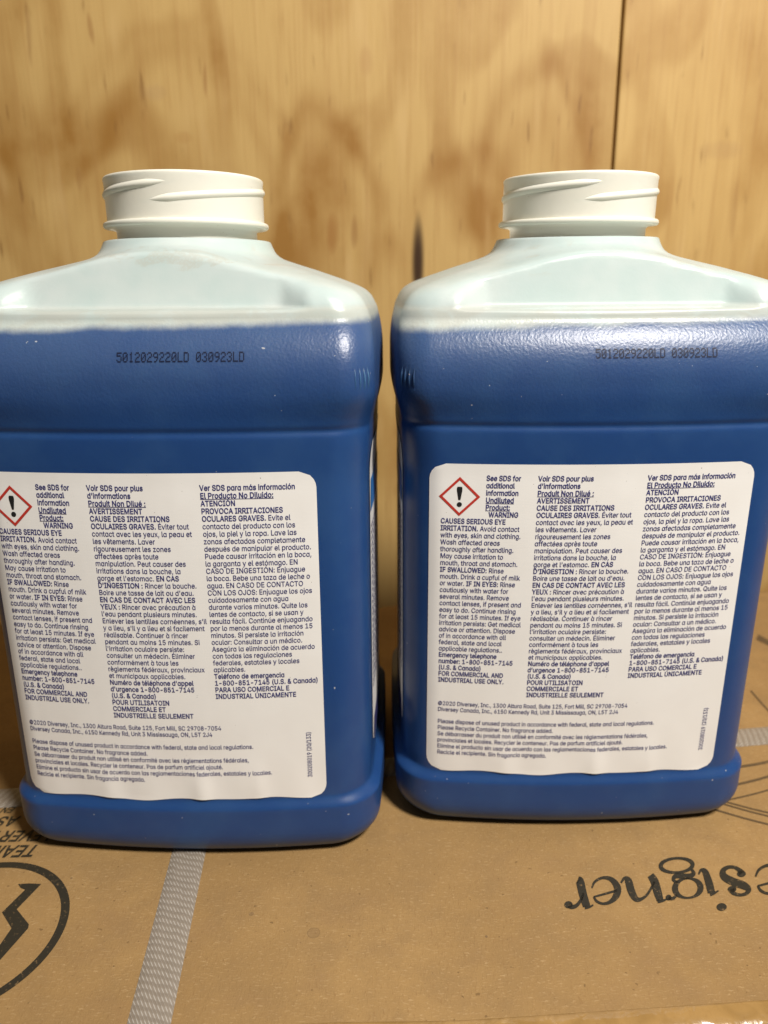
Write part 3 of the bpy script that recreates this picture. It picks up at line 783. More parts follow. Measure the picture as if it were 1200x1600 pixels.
é 125,-7 143,-2 158,6 171,17 180,29 188,48 150,58 145,46 140,39 133,34 125,30 116,28 106,27 91,29 78,34 67,43 59,55 54,70 52,89 52,105 54,120 58,133 66,144 76,153 88,159 103,161 117,159 129,153 138,144 145,133 149,118 152,95 176,112 33,115 33,80 190,80 190,97 188,122 183,142 174,160 163,174 149,184 134,191 119,195 102,196 77,193 55,183 37,167 24,147 16,122 13,93 16,65 24,41 38,20 56,5 79,-5 106,-8|116,210 152,268 110,269 83,211
ê 125,-7 143,-2 158,6 171,17 180,29 188,48 150,58 145,46 140,39 133,34 125,30 116,28 106,27 91,29 78,34 67,43 59,55 54,70 52,89 52,105 54,120 58,133 66,144 76,153 88,159 103,161 117,159 129,153 138,144 145,133 149,118 152,95 176,112 33,115 33,80 190,80 190,97 188,122 183,142 174,160 163,174 149,184 134,191 119,195 102,196 77,193 55,183 37,167 24,147 16,122 13,93 16,65 24,41 38,20 56,5 79,-5 106,-8|102,241 124,213 161,213 161,221 118,269 85,269 43,221 43,213 79,213
ó 129,-5 152,5 170,20 184,41 192,65 195,94 192,122 184,147 170,168 152,184 129,193 104,196 78,193 56,184 38,168 24,147 16,122 13,94 16,65 24,41 38,20 56,5 78,-5 104,-8|88,30 75,36 65,47 58,60 54,76 52,94 54,111 58,128 65,141 75,152 88,158 104,161 120,158 133,152 142,141 150,128 154,111 155,94 154,76 150,60 142,47 133,36 120,30 104,28|118,210 154,268 112,269 85,211
ú 112,-4 131,5 146,21 159,50 145,50 145,-4 183,-4 183,194 144,194 144,77 142,62 138,50 131,41 122,35 112,31 100,29 84,32 72,40 64,54 61,72 61,194 22,194 22,69 24,47 31,27 41,12 55,2 72,-5 91,-7|116,210 153,268 110,269 83,211'''
GLYPH_B = '''& 119,-12 139,-6 158,3 174,16 180,25 186,31 194,40 201,53 208,69 212,89 214,122 165,122 163,95 159,79 152,66 143,55 133,45 121,39 109,35 96,33 85,34 76,38 69,43 63,49 60,57 59,65 60,74 63,82 71,90 83,101 134,139 144,147 153,156 161,166 167,177 171,189 172,202 170,219 163,235 152,248 137,258 120,265 100,267 80,265 63,258 48,248 37,234 30,218 28,199 29,183 35,168 42,154 53,140 78,109 177,-10 233,-7 92,170 86,178 82,186 79,193 79,199 79,206 81,211 84,215 89,218 94,220 100,220 110,219 116,215 119,210 121,202 120,197 118,192 115,188 111,183 102,176 64,147 49,136 36,125 24,113 15,99 9,84 7,66 10,45 18,26 32,9 51,-3 73,-11 98,-13
' 74,149 78,264 25,264 29,149
( 37,64 46,25 60,-15 82,-58 131,-57 114,-15 103,11 96,36 90,59 87,81 86,103 87,128 91,155 97,183 105,211 115,239 131,278 82,280 67,251 56,224 47,194 40,164 36,133 35,103
) 54,-58 76,-15 90,24 99,64 102,103 101,133 96,164 89,194 80,224 69,251 54,280 5,278 22,239 32,211 40,183 46,155 50,128 51,103 50,82 47,60 41,37 34,12 23,-14 5,-57
, 50,-70 81,45 25,46 7,-70
- 47,132 47,84 178,84 178,132
. 60,-10 71,-3 78,8 81,20 78,33 71,44 60,51 48,54 35,51 24,44 17,33 15,20 17,8 24,-3 35,-10 48,-12
/ 81,276 -6,-48 43,-48 130,276
0 143,-9 168,4 188,25 202,53 210,87 213,127 210,167 201,201 187,229 168,250 143,264 113,268 84,264 59,250 39,229 25,201 17,167 14,127 17,87 25,53 39,25 59,4 84,-9 113,-14|100,37 88,44 79,57 71,75 66,98 65,127 66,156 71,180 79,198 88,210 100,217 113,220 127,217 138,210 148,198 155,180 160,156 162,127 160,98 155,75 148,57 138,44 127,37 113,35
1 205,-10 205,37 28,37 28,-10|96,264 33,218 36,165 108,214 96,214 96,-10 148,-10 148,264
2 205,-10 205,38 86,38 86,26 141,83 161,105 176,123 187,140 195,155 199,170 201,186 198,208 189,228 176,245 158,257 136,265 112,268 88,265 67,257 48,244 34,226 26,205 22,171 72,171 75,193 78,202 84,209 91,215 100,218 112,220 123,219 132,215 140,210 145,204 149,196 150,186 149,176 146,167 141,158 133,147 123,135 110,121 22,28 22,-10
3 135,-11 159,-3 178,10 194,28 203,49 207,72 203,96 194,117 179,134 158,147 133,154 96,154 100,124 196,226 196,264 25,264 25,216 134,216 134,228 68,153 68,114 100,114 119,112 133,108 143,101 149,93 153,83 154,72 153,61 149,52 142,45 133,40 122,36 109,35 97,36 86,39 78,44 71,50 67,57 63,76 10,76 16,42 27,23 43,7 62,-4 85,-11 109,-13
4 217,43 217,91 64,91 64,80 169,262 118,264 10,82 10,43|181,-10 181,169 131,169 131,-10
5 136,-10 159,-1 179,14 193,33 202,56 206,81 204,101 199,119 191,135 180,150 166,161 151,170 133,175 115,177 100,176 85,172 72,166 65,161 78,161 84,216 193,216 193,264 39,264 23,118 67,113 78,121 87,125 98,127 109,128 121,127 132,122 141,115 148,106 152,94 154,81 152,68 148,57 142,48 133,41 123,36 111,35 100,36 91,39 83,44 77,50 73,58 69,75 18,75 24,43 33,24 47,9 66,-3 87,-11 111,-13
6 138,-11 160,-2 179,13 193,31 202,54 204,78 202,103 194,125 180,143 163,156 142,164 118,167 105,166 94,163 84,158 76,151 69,143 59,123 81,121 175,262 121,264 60,176 42,147 31,123 24,102 22,81 25,55 33,32 47,13 66,-1 88,-10 113,-13|102,36 92,40 84,47 78,55 74,66 73,79 74,92 78,102 84,111 92,117 102,121 113,123 125,121 134,117 142,111 148,102 152,91 154,79 152,66 148,55 142,47 134,40 124,36 113,34
7 89,-10 205,222 205,264 21,264 21,216 152,216 152,227 35,-8
8 139,-11 163,-3 182,9 198,25 207,45 210,67 209,85 203,102 194,116 182,128 168,137 160,140 160,127 173,133 188,148 198,168 201,190 198,211 189,230 175,246 158,258 137,265 113,268 90,265 68,258 51,246 37,230 28,211 25,190 28,168 38,148 54,132 66,127 66,140 59,137 44,128 32,116 23,102 18,85 16,67 19,45 29,25 44,9 64,-3 87,-11 113,-13|99,36 88,39 79,45 73,51 69,59 68,69 69,80 73,89 80,96 89,102 100,106 113,108 126,106 137,102 146,96 153,89 157,80 158,69 157,60 153,51 147,45 138,39 127,36 113,35|102,156 93,159 86,164 81,170 78,178 76,188 78,197 81,205 86,211 93,216 102,219 113,220 124,219 133,216 140,211 145,205 148,197 150,188 148,178 145,171 140,164 132,159 124,156 113,155
9 88,265 66,256 48,242 34,223 25,201 22,176 24,151 33,130 46,112 64,98 85,90 109,87 121,88 132,92 142,97 151,103 158,111 168,132 145,134 51,-7 105,-10 166,79 184,107 196,131 202,153 204,173 202,199 193,222 179,241 160,256 138,265 113,268|124,219 134,214 142,208 148,199 152,188 154,175 152,163 148,152 142,144 134,137 124,133 113,132 102,133 92,137 84,144 78,152 74,163 73,176 74,188 78,199 84,208 92,214 102,219 113,220
: 60,-10 71,-3 78,8 81,20 78,33 71,44 60,51 48,54 35,51 24,44 17,33 15,20 17,8 24,-3 35,-10 48,-12|60,128 71,135 78,145 81,158 78,171 71,181 60,189 48,191 35,189 24,182 17,171 15,158 17,145 24,135 35,128 48,125
A 50,-10 105,148 116,182 123,207 135,249 103,249 115,207 123,183 129,164 134,148 190,-10 245,-9 145,264 94,264 -5,-9|195,61 195,109 45,109 45,61
B 124,-10 152,-8 177,0 195,12 209,28 216,47 219,68 217,89 210,106 200,121 187,131 173,138 167,139 167,126 172,128 184,135 194,144 202,155 207,170 209,187 207,207 199,226 187,242 169,254 147,262 121,264 20,264 20,-10|72,105 124,105 137,104 148,100 156,94 163,87 166,78 168,69 165,57 158,48 145,41 122,39 72,39|72,216 119,216 138,213 149,207 156,198 158,186 157,177 153,169 147,162 140,157 130,154 118,153 72,153
C 154,-12 173,-7 191,0 207,11 221,24 233,40 241,58 249,90 197,90 191,72 186,63 180,55 173,48 164,43 155,40 144,37 134,37 114,39 97,47 83,59 72,77 64,99 62,127 64,155 72,178 83,195 97,208 114,215 134,218 144,217 155,215 164,211 173,206 180,200 186,192 191,183 197,164 249,164 241,196 233,214 221,230 207,243 191,254 173,262 154,266 133,268 100,264 70,250 45,229 26,201 14,167 10,127 14,87 26,53 45,25 70,4 100,-9 133,-13
D 148,-6 180,7 207,27 226,55 237,89 241,128 237,166 226,200 207,228 181,248 150,260 113,264 37,264 37,216 110,216 135,213 155,205 170,193 180,176 187,154 190,128 187,101 180,79 169,62 154,49 133,41 107,39 38,39 38,-10 110,-10|20,264 20,-10 72,-10 72,264
E 198,-10 198,39 72,39 72,104 188,104 188,153 72,153 72,216 196,216 196,264 20,264 20,-10
F 72,-10 72,101 183,101 183,149 72,149 72,216 195,216 195,264 20,264 20,-10
G 165,-10 193,1 216,18 234,40 245,68 249,99 249,138 131,138 131,90 217,90 199,113 195,82 189,66 180,54 167,44 152,39 134,37 115,39 98,47 83,59 72,77 64,99 62,127 64,155 72,178 83,195 97,208 114,215 133,218 144,217 155,215 164,211 172,206 179,199 185,191 190,182 197,164 250,165 242,196 233,213 222,229 208,242 192,253 173,261 154,266 132,268 99,264 69,250 44,229 26,201 14,167 10,127 14,88 26,53 44,25 69,4 100,-9 134,-13
I 145,-10 145,39 101,39 101,216 145,216 145,264 6,264 6,216 49,216 49,39 6,39 6,-10
J 126,-8 154,9 172,37 178,72 178,264 126,264 126,73 123,56 117,44 106,37 93,35 78,37 68,44 61,56 59,73 59,96 7,96 7,72 12,37 31,9 58,-8 93,-14
K 118,128 120,127 239,261 177,264 98,179 80,158 71,148 42,112 46,58|72,-10 72,97 72,113 72,167 72,264 20,264 20,-10|239,-7 114,171 81,130 181,-10
L 191,-10 191,39 72,39 72,264 20,264 20,-10
M 71,-10 71,146 69,239 43,238 76,142 136,-10 178,-10 237,142 269,238 244,239 242,-10 294,-10 294,264 231,264 167,97 141,15 174,15 148,97 83,264 20,264 20,-10
N 72,-10 72,146 69,238 39,233 93,140 188,-10 242,-10 242,264 189,264 189,97 190,54 191,40 193,15 221,20 209,46 74,264 20,264 20,-10
O 167,-9 197,4 222,25 241,53 253,87 257,127 253,167 241,201 222,229 197,250 167,264 133,268 100,264 70,250 45,229 26,201 14,167 10,127 14,87 26,53 45,25 70,4 100,-9 133,-13|114,39 98,47 83,59 72,76 64,99 62,127 64,155 72,178 83,195 98,208 114,215 133,218 152,215 169,208 184,195 195,178 203,155 205,127 203,99 195,76 184,59 169,47 152,39 133,37
P 72,-10 72,216 116,216 132,214 144,210 152,204 158,196 161,186 162,174 161,162 157,151 152,143 144,137 132,133 116,131 45,131 45,83 118,83 147,86 171,95 190,109 204,128 212,150 214,174 212,198 204,220 190,238 171,253 147,262 118,264 20,264 20,-10
Q 158,17 195,-34 249,-31 200,38 193,48 161,90 108,87|167,-9 197,4 222,25 241,53 253,87 257,127 253,167 241,201 222,229 197,250 167,264 133,268 100,264 70,250 45,229 26,201 14,167 10,127 14,87 26,53 45,25 70,4 100,-9 133,-13|114,39 98,47 83,59 72,76 64,99 62,127 64,155 72,178 83,195 98,208 114,215 133,218 152,215 169,208 184,195 195,178 203,155 205,127 203,99 195,76 184,59 169,47 152,39 133,37
R 72,-10 72,216 116,216 132,215 144,211 152,205 158,198 161,188 163,176 161,164 158,155 153,148 144,143 133,139 116,138 38,138 38,89 118,89 147,91 171,100 190,113 204,131 212,152 215,176 212,200 204,221 190,240 171,253 147,262 118,264 20,264 20,-10|228,-8 157,125 101,123 171,-10
S 141,-12 166,-4 186,9 202,26 211,47 214,69 212,88 206,104 197,116 185,127 173,135 160,141 147,146 135,149 109,156 99,159 89,163 80,168 73,174 69,180 68,188 69,196 73,203 79,210 88,215 99,218 112,219 131,217 145,210 154,201 161,179 212,179 207,211 197,230 182,246 162,258 139,265 114,268 88,265 65,258 45,246 29,230 19,209 16,186 21,159 36,137 59,121 89,110 120,102 133,98 144,93 152,88 158,83 161,77 163,70 161,60 157,52 149,45 139,39 127,36 112,35 99,36 87,39 77,44 70,50 65,59 60,78 7,78 13,45 24,24 39,8 60,-5 84,-12 112,-14
T 86,216 86,-10 138,-10 138,216 218,216 218,264 6,264 6,216
U 160,-11 186,-1 208,14 225,35 235,59 239,86 239,264 186,264 186,90 185,74 179,61 171,51 161,43 147,38 129,36 112,38 98,43 87,51 79,62 74,74 72,90 72,264 20,264 20,86 23,59 34,35 50,14 72,-1 99,-11 129,-14
V 146,-10 245,264 190,264 135,106 124,72 116,48 104,6 137,6 125,48 117,72 111,91 106,106 49,264 -5,264 95,-10
W 123,-10 169,159 173,177 177,195 181,215 187,247 156,247 162,214 166,194 170,176 174,159 220,-10 273,-10 347,264 294,264 252,100 232,10 261,10 198,264 145,264 102,100 82,10 111,10 91,100 49,264 -5,264 70,-10
X 51,-10 99,59 136,123 101,123 138,59 186,-10 242,-7 125,159 125,104 237,262 182,264 141,206 102,138 136,138 58,264 1,262 113,103 113,157 -5,-7
Y 144,-10 144,101 242,262 185,264 132,177 124,164 117,151 110,136 99,106 138,106 127,136 120,151 113,164 105,177 51,264 -6,262 92,101 92,-10
a 116,-12 131,-7 142,0 151,9 157,17 159,19 146,19 146,-10 196,-10 196,200 145,200 145,170 159,170 157,172 151,180 143,188 131,195 119,200 78,200 73,199 50,189 32,172 18,151 10,124 7,94 10,64 18,38 32,16 50,0 72,-11 97,-14|89,35 79,41 70,50 64,62 60,77 58,95 60,112 64,127 70,139 78,148 89,153 102,155 115,153 126,148 134,139 140,128 144,113 146,95 144,77 140,61 134,49 126,41 115,35 102,33
b 140,-11 162,0 181,16 194,38 202,64 205,94 202,124 194,151 180,172 162,189 140,199 115,202 96,201 81,195 70,188 61,179 54,170 67,170 67,264 16,264 16,-10 66,-10 66,19 54,19 55,17 61,9 70,0 82,-7 97,-12 115,-14|97,35 87,41 78,49 72,61 68,77 66,95 68,113 72,128 78,139 87,148 97,153 110,155 123,153 134,148 142,139 149,127 153,112 154,95 153,77 149,62 142,50 134,41 123,35 110,33
c 119,-13 133,-10 147,-5 159,2 170,12 179,22 186,35 195,58 146,70 140,55 137,50 134,45 129,41 124,38 118,35 111,34 104,33 90,35 79,41 70,50 64,62 60,77 58,94 60,110 64,125 70,138 79,147 90,153 104,155 111,154 118,153 124,150 129,147 133,143 137,139 140,134 145,119 194,132 185,155 178,167 169,177 158,186 146,193 133,198 119,201 103,202 77,199 53,188 34,172 19,150 10,124 7,94 10,64 19,38 34,16 53,0 77,-11 103,-14
d 116,-12 131,-7 142,0 151,9 157,17 159,19 146,19 146,-10 196,-10 196,264 145,264 145,170 159,170 157,172 151,180 143,188 131,195 116,201 98,202 73,199 50,189 32,172 18,151 10,124 7,94 10,64 18,38 32,16 50,0 72,-11 97,-14|89,35 79,41 70,50 64,62 60,77 58,95 60,112 64,127 70,139 78,148 89,153 102,155 115,153 126,148 134,139 140,128 144,113 146,95 144,77 140,61 134,49 126,41 115,35 102,33
e 126,-12 145,-7 161,1 175,13 185,27 196,52 147,64 140,49 136,43 130,39 123,36 115,34 106,33 92,35 81,39 71,47 64,58 60,71 58,89 58,105 59,118 64,130 70,140 79,148 89,153 103,155 115,153 126,149 134,141 140,130 143,117 148,87 184,115 27,120 27,75 196,75 196,97 194,122 188,144 179,163 167,178 152,189 136,196 120,201 102,202 76,199 52,188 33,171 19,149 10,123 7,93 10,64 19,38 33,16 53,0 78,-11 106,-14
f -7,200 -7,154 124,154 124,200|81,-10 81,209 82,218 85,223 89,226 97,227 121,223 134,267 113,273 104,275 93,275 78,273 63,269 50,260 39,248 32,233 30,216 30,-10
g 127,-83 149,-77 168,-67 184,-51 193,-30 196,-5 196,200 147,200 147,169 159,169 158,172 152,180 143,188 131,195 116,201 98,202 73,199 51,189 32,172 18,151 10,125 7,96 10,66 19,41 33,20 51,5 73,-5 97,-8 116,-6 130,-1 142,6 151,14 157,22 158,24 146,24 146,-2 143,-19 135,-30 121,-36 103,-39 91,-38 81,-35 74,-31 68,-26 63,-20 54,-7 11,-31 24,-51 34,-63 48,-72 64,-79 82,-84 104,-85|89,41 78,46 70,54 64,65 60,79 58,96 60,113 64,127 70,139 79,148 89,153 102,155 116,153 126,148 134,140 141,128 145,114 146,96 145,79 141,64 134,54 126,46 116,41 102,40
h 68,126 72,137 78,144 85,150 94,153 105,154 119,152 129,145 136,134 138,117 138,-10 189,-10 189,121 186,144 179,165 168,181 152,193 134,200 114,202 91,199 70,189 53,172 38,135 67,134 67,264 16,264 16,-10 67,-10 67,113
i 67,-10 67,200 16,200 16,-10|54,213 64,220 71,230 73,242 71,253 64,263 54,270 42,272 30,270 20,263 13,253 10,242 13,230 20,220 30,213 42,211
j 16,-14 15,-24 12,-29 8,-32 0,-33 -15,-33 -15,-81 2,-81 21,-79 37,-73 50,-63 60,-50 65,-33 67,-15 67,200 16,200|54,213 64,220 71,230 73,242 71,253 64,263 54,270 42,272 30,270 20,263 13,253 10,242 13,230 20,220 30,213 42,211
k 93,90 96,90 195,196 138,200 56,116 45,116 49,54|67,-10 67,264 16,264 16,-10|200,-7 96,129 61,94 142,-10
l 102,-7 93,38 73,36 69,37 69,37 68,40 67,50 67,264 16,264 16,41 19,20 30,3 47,-8 70,-11
m 67,-10 67,118 68,131 72,140 77,146 84,151 91,154 99,155 111,153 120,148 125,140 127,129 127,-10 178,-10 178,123 179,133 182,140 186,146 192,151 200,154 209,155 221,153 230,149 235,141 238,126 238,-10 288,-10 288,128 286,150 279,169 268,184 253,195 237,201 218,203 202,202 186,197 173,189 161,178 152,165 143,138 173,138 163,170 151,188 132,199 110,203 95,202 82,197 69,190 58,179 50,166 41,138 66,138 66,200 16,200 16,-10
n 68,126 72,137 78,144 85,150 94,153 105,154 119,152 129,145 136,134 138,117 138,-10 189,-10 189,121 186,144 179,165 168,181 152,193 134,200 114,202 91,199 70,189 53,172 38,135 66,134 66,200 16,200 16,-10 67,-10 67,113
o 131,-11 155,0 174,16 189,38 198,64 201,94 198,124 189,150 174,172 155,189 131,199 104,202 77,199 53,188 34,172 19,150 10,124 7,94 10,64 19,38 34,16 53,0 77,-11 104,-14|90,35 79,41 70,50 64,62 60,77 58,94 60,110 64,125 70,138 79,147 90,153 104,155 118,153 129,147 138,138 144,125 148,110 150,94 148,77 144,62 138,50 129,41 118,35 104,33
p 67,-81 67,19 54,19 55,17 61,9 70,0 82,-7 97,-12 115,-14 140,-11 162,0 181,16 194,38 202,64 205,94 202,124 194,151 180,172 162,189 140,199 115,202 96,201 81,195 70,188 61,179 55,172 54,170 66,170 66,200 16,200 16,-81|97,35 87,41 78,49 72,61 68,77 66,95 68,113 72,128 78,139 87,148 97,153 110,155 123,153 134,148 142,139 149,127 153,112 154,95 153,77 149,62 142,50 134,41 123,35 110,33
r 67,-10 67,118 68,128 72,137 77,143 84,148 93,152 104,153 132,150 132,202 106,202 88,200 71,192 57,180 52,170 66,170 66,200 16,200 16,-10
s 114,-12 134,-6 151,4 164,18 173,34 176,53 172,75 160,93 142,106 118,114 89,121 76,125 69,129 66,133 65,138 66,145 71,150 81,155 94,156 107,154 115,150 121,143 128,127 176,138 166,163 157,176 146,187 131,196 113,201 94,202 73,200 53,194 37,185 24,172 16,155 13,137 17,115 29,97 47,84 72,75 103,68 114,64 120,61 123,56 124,52 122,45 116,39 106,35 91,33 78,34 68,39 61,45 53,65 5,55 14,27 23,12 36,1 52,-8 71,-13 91,-14
t -7,200 -7,154 112,154 112,200|22,46 26,22 39,3 59,-8 84,-12 119,-8 109,38 85,35 78,36 76,38 74,41 73,49 73,246 22,246
u 114,-10 134,0 151,18 167,54 139,56 139,-10 189,-10 189,200 138,200 138,77 137,63 133,53 127,45 120,40 111,36 100,35 86,38 76,44 69,56 67,73 67,200 16,200 16,69 19,45 26,25 37,8 53,-3 71,-10 91,-13
v 120,-10 199,199 145,200 103,81 97,63 87,29 79,1 116,1 108,29 103,46 98,63 92,81 49,200 -4,199 74,-10
w 107,-10 158,179 126,179 150,83 177,-10 222,-10 285,199 232,200 207,110 202,91 197,70 191,47 183,11 213,11 206,48 200,70 195,91 190,109 166,200 118,200 93,110 88,90 83,70 78,47 70,11 100,11 92,48 87,71 81,91 76,110 51,200 -2,199 61,-10
x 51,-10 82,37 91,51 104,75 116,99 72,99 85,75 99,51 107,37 138,-10 193,-7 100,122 100,69 190,197 135,200 108,158 99,144 86,120 74,95 118,95 105,120 91,145 82,158 55,200 0,197 90,70 91,124 -4,-7
y 45,-83 60,-81 74,-77 86,-70 96,-60 104,-48 111,-33 199,199 146,200 103,81 97,63 92,46 79,1 116,1 108,29 103,46 98,63 92,81 49,200 -4,199 71,-1 66,-14 62,-24 58,-30 54,-33 50,-35 45,-35 23,-32 11,-78
z 179,-10 179,38 73,38 73,27 176,162 176,200 14,200 14,151 117,151 117,163 11,26 11,-10
© 79,105 88,85 101,68 118,55 138,46 160,43 180,45 197,52 212,62 224,76 233,92 240,121 190,121 184,105 178,98 170,94 160,92 151,94 143,97 136,103 130,110 127,118 125,127 127,136 130,145 136,152 143,157 151,161 160,162 171,160 180,156 187,149 193,133 243,133 235,163 226,179 213,192 198,202 180,209 160,211 138,208 118,200 101,186 88,169 79,149 77,127|187,-11 214,-3 238,10 259,27 276,48 289,72 298,99 300,127 298,155 289,182 276,206 259,227 238,244 214,257 187,266 159,268 131,266 104,257 80,244 59,227 42,206 29,182 21,155 18,127 21,99 29,72 42,48 59,27 80,10 104,-3 131,-11 159,-14|141,37 124,43 108,51 95,62 83,76 75,92 70,109 68,127 70,146 75,163 83,178 95,192 108,203 124,212 141,217 159,219 178,217 195,212 210,203 224,192 235,178 244,163 249,146 251,127 249,109 244,92 235,76 224,62 210,51 195,43 178,37 159,36
É 198,-10 198,39 72,39 72,104 188,104 188,153 72,153 72,216 196,216 196,264 20,264 20,-10|126,269 168,337 113,339 82,271
Ó 167,-9 197,4 222,25 241,53 253,87 257,127 253,167 241,201 222,229 197,250 167,264 133,268 100,264 70,250 45,229 26,201 14,167 10,127 14,87 26,53 45,25 70,4 100,-9 133,-13|114,39 98,47 83,59 72,76 64,99 62,127 64,155 72,178 83,195 98,208 114,215 133,218 152,215 169,208 184,195 195,178 203,155 205,127 203,99 195,76 184,59 169,47 152,39 133,37|150,269 192,337 138,339 106,271
Ú 160,-11 186,-1 208,14 225,35 235,59 239,86 239,264 186,264 186,90 185,74 179,61 171,51 161,43 147,38 129,36 112,38 98,43 87,51 79,62 74,74 72,90 72,264 20,264 20,86 23,59 34,35 50,14 72,-1 99,-11 129,-14|146,269 188,337 133,339 102,271
à 116,-12 131,-7 142,0 151,9 157,17 159,19 146,19 146,-10 196,-10 196,200 145,200 145,170 159,170 157,172 151,180 143,188 131,195 119,200 78,200 73,199 50,189 32,172 18,151 10,124 7,94 10,64 18,38 32,16 50,0 72,-11 97,-14|89,35 79,41 70,50 64,62 60,77 58,95 60,112 64,127 70,139 78,148 89,153 102,155 115,153 126,148 134,139 140,128 144,113 146,95 144,77 140,61 134,49 126,41 115,35 102,33|121,206 90,275 36,272 77,204
á 116,-12 131,-7 142,0 151,9 157,17 159,19 146,19 146,-10 196,-10 196,200 145,200 145,170 159,170 157,172 151,180 143,188 131,195 119,200 78,200 73,199 50,189 32,172 18,151 10,124 7,94 10,64 18,38 32,16 50,0 72,-11 97,-14|89,35 79,41 70,50 64,62 60,77 58,95 60,112 64,127 70,139 78,148 89,153 102,155 115,153 126,148 134,139 140,128 144,113 146,95 144,77 140,61 134,49 126,41 115,35 102,33|112,204 153,272 99,275 68,206
è 126,-12 145,-7 161,1 175,13 185,27 196,52 147,64 140,49 136,43 130,39 123,36 115,34 106,33 92,35 81,39 71,47 64,58 60,71 58,89 58,105 59,118 64,130 70,140 79,148 89,153 103,155 115,153 126,149 134,141 140,130 143,117 148,87 184,115 27,120 27,75 196,75 196,97 194,122 188,144 179,163 167,178 152,189 136,196 120,201 102,202 76,199 52,188 33,171 19,149 10,123 7,93 10,64 19,38 33,16 53,0 78,-11 106,-14|128,206 97,275 43,272 84,204
é 126,-12 145,-7 161,1 175,13 185,27 196,52 147,64 140,49 136,43 130,39 123,36 115,34 106,33 92,35 81,39 71,47 64,58 60,71 58,89 58,105 59,118 64,130 70,140 79,148 89,153 103,155 115,153 126,149 134,141 140,130 143,117 148,87 184,115 27,120 27,75 196,75 196,97 194,122 188,144 179,163 167,178 152,189 136,196 120,201 102,202 76,199 52,188 33,171 19,149 10,123 7,93 10,64 19,38 33,16 53,0 78,-11 106,-14|119,204 161,272 106,275 75,206
ê 126,-12 145,-7 161,1 175,13 185,27 196,52 147,64 140,49 136,43 130,39 123,36 115,34 106,33 92,35 81,39 71,47 64,58 60,71 58,89 58,105 59,118 64,130 70,140 79,148 89,153 103,155 115,153 126,149 134,141 140,130 143,117 148,87 184,115 27,120 27,75 196,75 196,97 194,122 188,144 179,163 167,178 152,189 136,196 120,201 102,202 76,199 52,188 33,171 19,149 10,123 7,93 10,64 19,38 33,16 53,0 78,-11 106,-14|102,232 121,208 167,208 167,223 121,275 83,275 37,223 37,208 82,208
ó 131,-11 155,0 174,16 189,38 198,64 201,94 198,124 189,150 174,172 155,189 131,199 104,202 77,199 53,188 34,172 19,150 10,124 7,94 10,64 19,38 34,16 53,0 77,-11 104,-14|90,35 79,41 70,50 64,62 60,77 58,94 60,110 64,125 70,138 79,147 90,153 104,155 118,153 129,147 138,138 144,125 148,110 150,94 148,77 144,62 138,50 129,41 118,35 104,33|121,204 162,272 108,275 77,206
ú 114,-10 134,0 151,18 167,54 139,56 139,-10 189,-10 189,200 138,200 138,77 137,63 133,53 127,45 120,40 111,36 100,35 86,38 76,44 69,56 67,73 67,200 16,200 16,69 19,45 26,25 37,8 53,-3 71,-10 91,-13|119,204 161,272 107,275 75,206'''
def fill_outline(cs):
    """non-zero winding fill of closed outlines, cut into level bands -> quads"""
    E = []
    for c in cs:
        for k in range(len(c)):
            p, q = c[k-1], c[k]
            if p[1] != q[1]: E.append((p, q, 1) if p[1] < q[1] else (q, p, -1))
    ys = {p[1] for c in cs for p in c}
    for a in range(len(E)):
        (x1, y1), (x2, y2), _ = E[a]
        for b in range(a):
            (x3, y3), (x4, y4), _ = E[b]
            den = (x2-x1)*(y4-y3)-(y2-y1)*(x4-x3)
            if den == 0: continue
            t = ((x3-x1)*(y4-y3)-(y3-y1)*(x4-x3))/den
            u = ((x3-x1)*(y2-y1)-(y3-y1)*(x2-x1))/den
            if .001 < t < .999 and .001 < u < .999: ys.add(round(y1+(y2-y1)*t, 1))
    ys = sorted(ys)
    V, F = [], []
    for y0, y1 in zip(ys, ys[1:]):
        ym = (y0+y1)/2
        at = lambda e, y: e[0][0]+(e[1][0]-e[0][0])*(y-e[0][1])/(e[1][1]-e[0][1])
        act = sorted((at(e, ym), i) for i, e in enumerate(E) if e[0][1] < ym < e[1][1])
        wn = 0
        for x, i in act:
            pw = wn; wn += E[i][2]
            if pw == 0: st = i
            if wn == 0 and pw:
                b = len(V)
                V += [(at(E[st], y0), y0), (at(E[i], y0), y0), (at(E[i], y1), y1), (at(E[st], y1), y1)]
                F.append((b, b+1, b+2, b+3))
    return V, F
def load_glyphs(t):
    return {r[0]: fill_outline([[tuple(map(int, p.split(','))) for p in c.split(' ')] for c in r[2:].split('|')]) for r in t.split('\n')}
ADV = {r[0]: int(r[1:]) for r in GLYPH_ADV.split('\n')}
GLY = {'R': load_glyphs(GLYPH_R), 'B': load_glyphs(GLYPH_B)}
def text_mesh(body, size, bold=0., shear=0., xs=1.):
    """returns (verts 2d, faces, advance); capitals are .73 size high"""
    k = .73*size/254
    V, F, x0 = [], [], 0.
    G = GLY['B' if bold > .012 else 'R']
    for ch in body:
        if ch != ' ':
            vs, fs = G[ch]
            b = len(V)
            V += [((x0+x+y*shear)*k*xs, y*k) for x, y in vs]
            F += [tuple(b+i for i in f) for f in fs]
        x0 += ADV[ch]+(3 if bold > .012 else 0)
    return V, F, x0*k*xs

